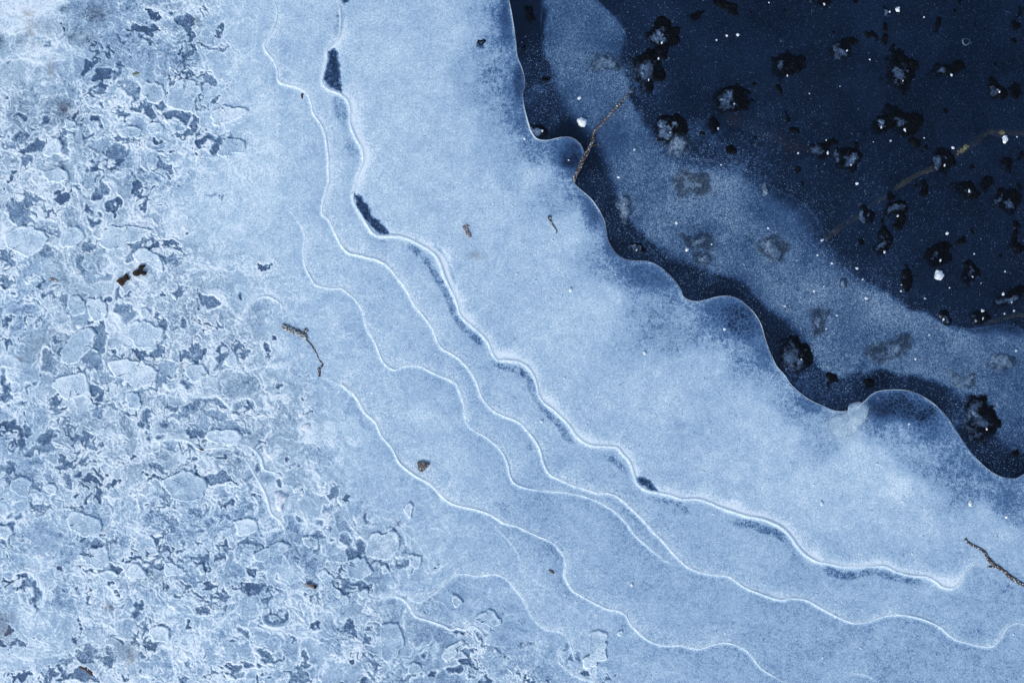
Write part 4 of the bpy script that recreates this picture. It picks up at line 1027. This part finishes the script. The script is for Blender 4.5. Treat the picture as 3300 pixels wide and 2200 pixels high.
for t, s in CHIPS.items():
    for q in s.split():
        x, y, r = [float(v) for v in q.split(',')]
        px, py = tp(t, x, y)
        rp = r * K * (.92 if r < 16 else 1.08)
        z = height(px, py)
        if r > 16:
            e = empty('ice_chip', px, py, z + .0004)
            for j in range(4 if r > 30 else 3):
                a = random.uniform(0, 6.28); dd = rp * S * (.42 if j else 0)
                o = shard('crystal', rp * S * (.78 if j == 0 else random.uniform(.35, .6)), sid * 10 + j, e, .6)
                o.location = (math.cos(a) * dd * .7, math.sin(a) * dd * 1.2, .0003 * j)
                o.rotation_euler = (random.uniform(-.3, .3), random.uniform(-.3, .3), a)
            desc = 'big' if r > 30 else 'medium'
        else:
            e = shard('ice_chip', rp * S, sid * 10, None, .6)
            e.location = (wx(px), wy(py), z + .0003)
            e.scale = (1, random.uniform(.7, 1.25), 1)
            e.rotation_euler = (0, 0, random.uniform(0, 6.28))
            desc = 'small' if r > 9 else 'tiny'
        sid += 1
        ground = 'pale ice' if sample(ice_side, px, py) else ('blue ice' if sample(blue, px, py) > .5 else 'dark ice')
        desc = f'{desc} white ice chip on {ground}'
        tag(e, desc, 'ice chip', 'loose ice chips')
        items.append((e, px, py, desc))
place_labels(items)
def chunk(name, s, h, label):
    P = smooth(L(s), 4, True); c = P.mean(0); n = len(P)
    e = empty(name, c[0], c[1], max(height(*c), -.0003))
    P = P + 5 * np.stack([vnoise(P[:, 0], P[:, 1], 9, 3) - .5, vnoise(P[:, 0], P[:, 1], 9, 4) - .5], 1)
    rel = [1, .93, .8, .6, .4, .2]; zp = [-.3, .5, .85, 1, 1.0, .95]
    co = []
    for r, zz in zip(rel, zp):
        q = c + (P - c) * r
        co.append(np.stack([(q[:, 0] - c[0]) * S, -(q[:, 1] - c[1]) * S, h * zz * (.6 + .8 * fbm(q[:, 0], q[:, 1], 14, 3, 2))], 1))
    co = np.concatenate(co + [np.array([[0, 0, h]])])
    i = np.arange(n); i2 = (i + 1) % n; m = len(rel)
    quads = np.concatenate([np.stack([j * n + i, (j + 1) * n + i, (j + 1) * n + i2, j * n + i2], 1) for j in range(m - 1)])
    tris = np.stack([(m - 1) * n + i, np.full(n, m * n), (m - 1) * n + i2], 1)
    o = mesh_np('crystal_block', co, [quads, tris], M_CHIP, e)
    tag(e, label, 'ice chunk')
    return e
chunk('ice_chunk', 'g 1895,250 1930,245 1975,270 1982,305 1950,340 1948,375 1920,385 1890,350 1893,300', .004, 'bright white upright chunk of ice beside a looping ridge, lower left')
chunk('ice_chunk', 'd 2075,1385 2100,1350 2130,1350 2140,1380 2110,1400', .002, 'small bright white ice chunk on the crust above the upright one')

# milky knob where two scallops meet
P = smooth(L('f 1008,1330 1055,1290 1135,1268 1148,1222 1190,1203 1258,1212 1278,1255 1252,1335 1205,1388 1150,1438 1085,1452 1030,1425 1003,1378'), 5, True)
c = P.mean(0); n = len(P)
P = P + 10 * np.stack([fbm(P[:, 0], P[:, 1], 22, 3, 3, .7) - .5, fbm(P[:, 0], P[:, 1], 22, 3, 4, .7) - .5], 1)
co = []; ic = []
for r, zz, al in [(1.06, 0, 0), (1, .15, .35), (.93, .5, .7), (.82, .75, .85), (.68, .9, .85), (.5, 1, .85), (.3, 1.05, .85), (.1, 1.1, .85)]:
    q = c + (P - c) * r
    nz = fbm(q[:, 0], q[:, 1], 26, 4, 2, .7)
    co.append(np.stack([(q[:, 0] - c[0]) * S, -(q[:, 1] - c[1]) * S, .0022 * zz * (.6 + .8 * nz)], 1))
    ic.append(np.stack([.68 + .22 * zz * (.2 + nz) * .6 + .40 * (fbm(q[:, 0], q[:, 1], 14, 3, 5, .8) - .5), np.full(n, .35), np.zeros(n), np.full(n, al)], 1))
co = np.concatenate(co + [np.array([[0, 0, .0024]])]); ic = np.concatenate(ic + [np.array([[.72, .5, 0, .85]])])
i = np.arange(n); i2 = (i + 1) % n; m = 8
quads = np.concatenate([np.stack([j * n + i, (j + 1) * n + i, (j + 1) * n + i2, j * n + i2], 1) for j in range(m - 1)])
tris = np.stack([(m - 1) * n + i, np.full(n, m * n), (m - 1) * n + i2], 1)
o = mesh_np('milky_ice_mound', co, [quads, tris], ICE, None, ic)
o.location = (wx(c[0]), wy(c[1]), max(height(*c), -.0006) + .0003)
tag(o, 'rounded milky grey knob of ice at the scalloped edge, right of centre', 'ice knob')

# small round air bubbles seen as pale rings
items = []
for t, x, y, r in [('a', 1158, 1272, 15), ('a', 1133, 1298, 15), ('a', 925, 1235, 15), ('a', 2247, 143, 11), ('d', 333, 155, 20), ('b', 1397, 1117, 16), ('b', 1612, 1370, 13), ('c', 245, 1440, 11), ('c', 1952, 288, 26), ('c', 680, 277, 12),
                   ('c', 990, 848, 10), ('c', 895, 72, 9), ('f', 1345, 1175, 8), ('e', 1280, 1040, 14), ('c', 1212, 750, 8), ('a', 190, 1420, 22), ('a', 265, 1412, 9), ('a', 240, 1445, 14), ('g', 145, 770, 22), ('h', 405, 470, 8), ('h', 360, 478, 10), ('c', 962, 1182, 8), ('g', 1485, 1020, 10)]:
    px, py = tp(t, x, y); R = r * K * S * 1.05
    n = 22; mring = 6
    co = []; ic = []
    amb = float(np.clip(sample(d, px, py), 0, .9))
    for k in range(n):
        a = k / n * 2 * math.pi
        for j, (rr, zz, ff, al) in enumerate([(1.05, 0, .8, .1), (.95, .6, .88, .8), (.82, .8, .8, .6), (.6, .9, amb + .06, .25), (.3, 1, amb + .05, .15), (.05, 1, amb + .05, .15)]):
            wob = 1 + .07 * math.sin(3 * a + r)
            co.append((math.cos(a) * R * rr * wob, math.sin(a) * R * rr * wob * .93, R * .3 * zz))
            dim = .5 if t == 'c' else 1
            ic.append((ff * (.62 if t == 'c' else 1), .2, 0, al * dim))
    f = [(k * 6 + j, k * 6 + j + 1, ((k + 1) % n) * 6 + j + 1, ((k + 1) % n) * 6 + j) for k in range(n) for j in range(5)]
    o = mesh_np('air_bubble', np.array(co), np.array(f), ICE, None, np.array(ic))
    o.location = (wx(px), wy(py), height(px, py) + .0004)
    desc = ('round' if r < 18 else 'big round') + ' clear air bubble with a pale rim'
    tag(o, desc, 'air bubble', 'round air bubbles in the ice')
    items.append((o, px, py, desc))
place_labels(items)
# the black round hole's raised dark lens
px, py = tp('b', 958, 312)
e, cx, cy, rx, ry, kind = bubble('b', 958, 312, 30, 27, 'k', 0)
e.name = 'melt_hole'
e.location.z = -.0012
tag(e, 'small round black melt hole in pale ice near the top', 'melt hole')

# ------------------------------------------------------------------ twigs and plant bits
def tube(name, pts, rad, mat, parent=None, origin=None, z=0.0, rough=.18, seed=0, seg=10, flat=.75, zs=None):
    """pts in photograph pixels, rad in pixels per point; resampled, knobbly and closed at the ends"""
    P = np.array(pts, float); R = np.array(rad, float)
    Pc = smooth(P, 3.0); n = len(Pc)
    # parameter of each resampled point for radius
    cum = np.concatenate([[0], np.cumsum(np.hypot(*np.diff(P, axis=0).T))])
    cc = np.concatenate([[0], np.cumsum(np.hypot(*np.diff(Pc, axis=0).T))]); cc *= cum[-1] / cc[-1]
    r = np.interp(cc, cum, R)
    z0 = np.interp(cc, cum, zs) if zs is not None else np.zeros(n)
    T = np.gradient(Pc, axis=0); T /= np.hypot(T[:, 0], T[:, 1])[:, None] + 1e-9
    N = np.stack([-T[:, 1], T[:, 0]], 1)
    co = []
    ox, oy = origin
    for i in range(n):
        for k in range(seg):
            a = k / seg * 2 * math.pi
            w = 1 + rough * 2 * (float(TAB[seed % 8, (i // 2) % 256, (k * 7) % 256]) - .5) + rough * math.sin(i * .21 + seed) * .6
            rr = r[i] * w
            q = Pc[i] + N[i] * math.cos(a) * rr
            co.append(((q[0] - ox) * S, -(q[1] - oy) * S, (math.sin(a) * rr * flat) * S + z0[i] * S + z))
    co.append(((Pc[0, 0] - ox) * S, -(Pc[0, 1] - oy) * S, z0[0] * S + z)); co.append(((Pc[-1, 0] - ox) * S, -(Pc[-1, 1] - oy) * S, z0[-1] * S + z))
    f = [(i * seg + k, (i + 1) * seg + k, (i + 1) * seg + (k + 1) % seg, i * seg + (k + 1) % seg) for i in range(n - 1) for k in range(seg)]
    t3 = [(len(co) - 2, k, (k + 1) % seg) for k in range(seg)] + [(len(co) - 1, (n - 1) * seg + (k + 1) % seg, (n - 1) * seg + k) for k in range(seg)]
    return mesh_np(name, np.array(co), [np.array(f), np.array(t3)], mat, parent)

# long reed twig
o0 = tp('b', 1800, 900)
e = empty('twig', *o0, -.0006)
tube('stem', L("b 2015,612 1960,670 1900,732 1850,790 1800,848 1748,905 1732,968 1705,1030 1668,1095 1640,1160 1612,1215 1600,1255"), [1.5, 3, 4.2, 4.6, 4.6, 4.8, 5.5, 6.2, 6.6, 6.8, 7, 6], M_TWIG, e, o0, .0008, .16, 1)
tube('side_shoot', L("b 1722,1010 1745,1000 1778,994"), [3, 2, 1.2], M_TWIG3, e, o0, .0008, .2, 2, 6)
tube('bark_flake', L("b 1895,725 1912,735 1925,722"), [2.5, 3.5, 1.5], M_TWIG, e, o0, .0020, .3, 3, 6)
tag(e, 'long thin reddish brown reed twig frozen across the scalloped ice edge, top centre', 'twig')
o0 = tp('d', 2100, 780)
e = empty('twig', *o0, max(height(*o0), 0) - .0012)
tube('thick_stem', L("d 1945,672 1975,690 2010,705 2060,728 2100,745 2118,765"), [8.5, 11, 10, 9, 8.6, 4.6], M_TWIG2, e, o0, .0012, .16, 4)
tube('thin_stem', L("d 2105,755 2125,785 2150,815 2180,865 2198,905 2222,940 2212,962 2196,975 2202,1000 2200,1028"), [4.6, 3.4, 2.8, 2.5, 2.5, 3.6, 4.4, 5, 4, 3], M_TWIG3, e, o0, .0010, .22, 5)
tube('bud', L("d 2085,715 2105,706 2120,722"), [4, 5, 3], M_TWIG2, e, o0, .0022, .2, 6, 8)
tag(e, 'bent brown twig with thick golden end and thin curved tail, left of centre', 'twig')
o0 = tp('i', 2150, 750)
e = empty('twig', *o0, height(*o0) - .0010)
tube('stem', L("i 1945,572 1975,608 2040,640 2080,668 2105,712 2150,755 2205,790 2262,842 2352,895 2450,945"), [3.5, 4.5, 5.2, 5.5, 5.6, 6.2, 6.2, 6.0, 6.5, 6.5], M_TWIG3, e, o0, .0010, .22, 7)
tube('side_shoot', L("i 2098,768 2140,768 2190,782"), [2.5, 4, 4], M_TWIG3, e, o0, .0010, .2, 8, 8)
tag(e, 'dark forked twig frozen in the ice, running off the right edge near the bottom', 'twig')
o0 = tp('b', 1440, 1520)
e = empty('twig', *o0, height(*o0))
tube('stem', L("b 1432,1500 1442,1525 1455,1548; e 1475,8 1485,25 1480,42"), [4.5, 3.4, 2.2, 1.8, 1.8, 1.2], M_TWIG3, e, o0, .0008, .25, 9, 7)
tube('seed_head', L("b 1422,1492 1436,1500 1447,1494"), [3, 5.5, 3], M_TWIG3, e, o0, .0012, .3, 10, 8)
tag(e, 'tiny dark sprig with a seed head between thick ridge and scalloped edge', 'twig')

# curled bark pieces
def slab(name, s, h, mat, label, cat, partname, tilt=0, jag=4):
    P = smooth(L(s), 3, True); c = P.mean(0); n = len(P)
    P = P + jag * np.stack([vnoise(P[:, 0], P[:, 1], 8, 3) - .5, vnoise(P[:, 0], P[:, 1], 8, 4) - .5], 1)
    rel = [1, .97, .88, .65, .4, .15]; zp = [-.4, .55, .9, 1, 1.05, 1.1]
    co = []
    for r, zz in zip(rel, zp):
        q = c + (P - c) * r
        co.append(np.stack([(q[:, 0] - c[0]) * S, -(q[:, 1] - c[1]) * S, h * zz * (.7 + .6 * fbm(q[:, 0], q[:, 1], 16, 3, 2))], 1))
    co = np.concatenate(co + [np.array([[0, 0, h]])])
    i = np.arange(n); i2 = (i + 1) % n; m = len(rel)
    quads = np.concatenate([np.stack([j * n + i, (j + 1) * n + i, (j + 1) * n + i2, j * n + i2], 1) for j in range(m - 1)])
    tris = np.stack([(m - 1) * n + i, np.full(n, m * n), (m - 1) * n + i2], 1)
    o = mesh_np(name, co, [quads, tris], mat)
    o.location = (wx(c[0]), wy(c[1]), max(height(*c), -.001) + .0001)
    if label: tag(o, label, cat)
    return o
def bark(name, label, center, outline, mat, strips):
    """a curled scrap of bark: traced ragged outline with a hollowed, raised edge, and splinters standing on it"""
    e = empty(name, *center, max(height(*center), 0) + .0002)
    o = slab('curled_bark', outline, .0034, mat, None, None, 'x', jag=3)
    o.parent = e
    o.location = (o.location.x - e.location.x, o.location.y - e.location.y, 0)
    for k, (s, r) in enumerate(strips):
        tube('splinter', L(s), r, mat, e, center, .0036, .35, 20 + k, 6, .6)
    tag(e, label, 'bark')
    return e
bark('bark_piece', 'black curled bark piece with splinters, upper right one of two on the left crust', tp('d', 960, 300),
     'd 917,312 930,298 955,288 958,270 962,262 974,256 984,263 998,256 1001,268 990,280 984,291 979,301 998,302 1012,306 1010,324 992,331 972,322 960,331 936,335 922,327',
     M_BARK, [("d 930,330 950,322 965,312", [2, 3, 2]), ("d 925,308 945,300 962,290", [1.5, 2.5, 1.5]), ("d 972,290 980,276 990,264", [2, 3, 1.2]), ("d 972,322 988,316 1006,316", [2, 4, 3])])
bark('bark_piece', 'dark brown curled bark piece, lower left one of two on the left crust', tp('d', 850, 360),
     'd 803,370 816,358 832,350 862,346 859,330 864,320 876,318 884,328 887,345 897,352 888,362 872,374 858,386 842,402 828,396 814,384',
     M_BARKB, [("d 820,380 842,370 866,356", [1.5, 2.6, 1.5]), ("d 868,348 878,335 876,322", [2, 3, 1.5]), ("d 832,392 850,380 868,368", [1.5, 2.4, 1])])
slab('stone_chip', 'h 524,48 545,42 580,45 608,55 606,72 585,90 562,114 540,110 528,88', .003, M_STONE, 'triangular grey brown stone chip on smooth pale ice beside a ridge, lower centre', 'stone', 'stone', jag=3)
slab('fallen_leaf', 'g 542,1448 565,1446 600,1462 630,1482 643,1510 630,1520 608,1506 580,1478 550,1465', .0012, M_LEAFB, 'dark brown curled wet leaf in a clear hole at the bottom left', 'leaf', 'leaf', jag=2)
slab('bud_scale', 'e 838,-5 862,2 878,22 894,58 890,72 875,66 858,42 846,20', .0018, M_BUD, 'pale reddish brown bud scale frozen in smooth ice right of the thick ridge', 'bud scale', 'b')
slab('bud_scale', 'b 832,1562 855,1548 880,1556 875,1567 850,1575', .001, M_BUD, 'small tan flake of plant matter touching the reddish bud scale from above', 'plant flake', 'b')
slab('plant_flake', 'd 1372,1518 1390,1522 1408,1530 1404,1536 1385,1532', .002, M_BARKB, 'tiny brown plant flake at the start of a curled ridge, lower left', 'plant flake', 'b')
slab('plant_flake', 'd 338,348 360,344 385,352 402,368 395,374 360,364', .001, M_BUD, 'small faint brown flake frozen under the crust left of the two bark pieces', 'plant flake', 'b')
slab('plant_flake', 'a 2075,650 2085,645 2090,660 2085,680 2075,678', .001, M_LEAFB, 'tiny dark flake in smooth ice between the two upper ridges', 'plant flake', 'b')
# broken stick piece with a dark cut end
o0 = tp('g', 2145, 900)
e = empty('stick_piece', *o0, height(*o0) + .0004)
tube('stick', L("g 2102,893 2120,892 2145,898 2166,904"), [3, 6, 6.5, 6.5], M_BUD, e, o0, .001, .15, 12, 9)
tube('burnt_end', L("g 2164,904 2182,908"), [6.6, 5.5], M_BARK, e, o0, .0011, .1, 13, 9)
tag(e, 'short brown broken stick with a black end in the crust, bottom left', 'stick')
o0 = tp('h', 1445, 803)
e = empty('straw_husk', *o0, height(*o0))
tube('husk', L("h 1428,791 1440,796 1452,806 1466,817"), [1.4, 3.0, 2.6, 1], M_HUSK, e, o0, .0008, .1, 14, 8)
tube('awn', L("h 1440,792 1455,800 1464,812"), [.8, 1.1, .7], M_BARKB, e, o0, .0014, .1, 15, 6)
tag(e, 'tiny yellow and black straw husk lying on the pale ice left of a long ridge', 'husk')
# the green leaf
o0 = tp('a', 938, 511)
e = empty('green_leaf', *o0, height(*o0) + .0003)
P = L("a 912,513 922,505 938,500 952,503 964,508 950,514 935,520 920,520")
co = [((x - o0[0]) * S, -(y - o0[1]) * S, .0006 + .0003 * math.sin(k)) for k, (x, y) in enumerate(P)]
cen = [((x - o0[0]) * S * .35, -(y - o0[1]) * S * .35, .0014) for (x, y) in P]
n = len(P)
o = mesh_np('blade', np.array(co + cen + [(0, 0, .0010)]), [np.array([(k, (k + 1) % n, n + (k + 1) % n, n + k) for k in range(n)]), np.array([(n + k, n + (k + 1) % n, 2 * n) for k in range(n)])], M_GREEN, e)
tube('midrib', L("a 910,513 938,510 966,507"), [.7, .8, .5], M_HUSK, e, o0, .0016, .1, 16, 5)
tag(e, 'tiny pale green leaf on the crust at the upper left', 'leaf')

# branches lying under the clear ice
def sunk(pts, rad, mat, label, z, zs):
    P = L(pts); o0 = P[len(P) // 2]
    e = empty('sunken_branch', *o0, z)
    tube('limb', P, rad, mat, e, o0, 0, .25, 17, 9, .8, zs)
    tag(e, label, 'branch')
    return e, o0
e, o0 = sunk("f 990,90 1050,30; c 1110,1548 1200,1500 1330,1400 1450,1320 1560,1235 1680,1175 1800,1130 1880,1070 1950,1015 2010,985 2090,925 2130,890", [5, 9, 12, 11, 8, 8, 9, 9, 9, 10, 14, 13, 8, 6], M_SUNK, 'long olive branch lying under the dark clear ice, forking at the right edge',
             -.006, [0, 0, 2, -12, -16, -12, -10, -8, 2, 3, 4, 3, -4, -4])
tube('fork', L("c 2110,905 2150,900 2200,912 2240,914 2300,908 2352,905 2440,890"), [6, 9, 12, 12, 9, 10, 10], M_SUNK, e, o0, 0, .25, 18, 9, .8, [-4, -2, 4, 3, -2, -2, -4])
sunk("f 2080,660 2160,640 2250,615 2352,595 2450,580", [5, 8, 9, 9, 9], M_SUNK, 'short olive branch under dark ice at the right edge above the lower scallop', -.006, [-2, 0, 0, 0, 0])
sunk("c 300,780 420,800 560,850 680,920 800,980 900,1010", [18, 30, 32, 28, 26, 16], M_SUNKR, 'faint rusty drowned branch deep under the dark ice, left of centre of the dark area', -.016, [0] * 6)

# ------------------------------------------------------------------ stuff nobody could count
def pyramids(name, px, py, r, zoff, fr, grey_, mat, alpha, label, kind='stuff', parent=None, elong=None, ang=None, hscale=.7):
    n = len(px)
    a0 = rng.random(n) * 6.28 if ang is None else ang
    el_ = np.ones(n) if elong is None else elong
    i = np.searchsorted(gx, px).clip(1, NX - 1); j = np.searchsorted(gy, py).clip(1, NY - 1)
    z = Z[j, i] + zoff
    co = np.zeros((n, 5, 3), np.float32)
    for k in range(4):
        a = a0 + k * math.pi / 2
        lr = r * (el_ if k % 2 == 0 else 1)
        co[:, k, 0] = wx(px) + np.cos(a) * lr * S; co[:, k, 1] = wy(py) + np.sin(a) * lr * S; co[:, k, 2] = z - .0001
    co[:, 4, 0] = wx(px); co[:, 4, 1] = wy(py); co[:, 4, 2] = z + r * S * hscale
    b = np.arange(n)[:, None] * 5
    f = np.concatenate([b + np.array([[k, (k + 1) % 4, 4]]) for k in range(4)])
    ic = None
    if mat is ICE:
        ic = np.repeat(np.stack([fr, grey_ * np.ones(n), np.zeros(n), alpha * np.ones(n)], 1), 5, 0)
    o = mesh_np(name, co.reshape(-1, 3), f, mat, parent, ic, False)
    tag(o, label, None, None, kind)
    return o
# fine air specks and frost grains
N = 380000
px = rng.uniform(-60, W + 60, N); py = rng.uniform(-60, H + 60, N)
i = np.searchsorted(gx, px).clip(0, NX - 1); j = np.searchsorted(gy, py).clip(0, NY - 1)
isw = ~ice_side[j, i]
pr = spk[j, i] ** 1.4 * np.where(isw, 1.0, .35 * (d[j, i] < .6)) + lensm[j, i] * .8
pr = np.where(isw & (bs[j, i] < -60), pr * .45, pr)
pr *= (.35 + 1.0 * (cloud[j, i]))
keep = rng.random(N) < pr * .95
px, py = px[keep], py[keep]
fr = np.clip(d[j, i][keep] + rng.uniform(.12, .42, len(px)), .2, .9)
pyramids('frost_specks', px, py, rng.uniform(.7, 1.0, len(px)) * rng.uniform(1, 1.9, len(px)), .0002, fr, .05, ICE, .8, 'fine pale air specks scattered in the blue and dark ice')
# dim dust in the darkest ice
N = 26000
px = rng.uniform(2000, W + 60, N); py = rng.uniform(-60, 1150, N)
i = np.searchsorted(gx, px).clip(0, NX - 1); j = np.searchsorted(gy, py).clip(0, NY - 1)
keep = ~ice_side[j, i] & (blue[j, i] < .5)
px, py = px[keep], py[keep]
pyramids('fine_ice_dust', px, py, rng.uniform(.6, 1.5, len(px)), .0002, rng.uniform(.13, .27, len(px)), .2, ICE, .7, 'very fine dust frozen in the black ice')
# needles and scratches in the pale ice
N = 5200
px = rng.uniform(900, W + 60, N); py = rng.uniform(-60, H + 60, N)
i = np.searchsorted(gx, px).clip(0, NX - 1); j = np.searchsorted(gy, py).clip(0, NY - 1)
keep = ice_side[j, i] & (rng.random(N) < .15 + 1.0 * sstep(.45, .62, vnoise(px, py, 170, 5)) * (px > 1600)) & (d[j, i] > .45)
px, py = px[keep], py[keep]; n = len(px)
pyramids('ice_needles', px, py, rng.uniform(.5, 1.1, n), .0002, np.clip(d[j, i][keep] - rng.uniform(.15, .34, n), .2, 1), .1, ICE, .75, 'short dark ice needles in the smooth pale ice', elong=rng.uniform(3, 9, n), ang=rng.normal(.9, .9, n), hscale=.15)
# tiny vertical tears in the upper blue pocket
N = 520
px = rng.uniform(1740, 2100, N); py = rng.uniform(-40, 620, N)
i = np.searchsorted(gx, px).clip(0, NX - 1); j = np.searchsorted(gy, py).clip(0, NY - 1)
keep = (~ice_side[j, i]) & (blue[j, i] > .8)
px, py = px[keep], py[keep]; n = len(px)
pyramids('vertical_tears', px, py, rng.uniform(.7, 1.2, n), .0002, rng.uniform(.06, .16, n), .1, ICE, .9, 'short dark tears in the upper blue pocket', elong=rng.uniform(2.5, 6, n), ang=rng.normal(1.5, .12, n), hscale=.15)
# black crumbs round the bubbles
N = 700
px = rng.uniform(2150, W + 60, N); py = rng.uniform(-60, 1100, N)
i = np.searchsorted(gx, px).clip(0, NX - 1); j = np.searchsorted(gy, py).clip(0, NY - 1)
keep = (~ice_side[j, i]) & (blue[j, i] < .2) & (vnoise(px, py, 120, 2) > .45)
px, py = px[keep], py[keep]; n = len(px)
pyramids('black_crumbs', px, py, rng.uniform(1, 2.6, n) ** 1.1, .0001, None, 0, M_BLACK, 1, 'tiny black air crumbs between the bubbles', elong=rng.uniform(1, 2.2, n))
print('grid', NX, NY)
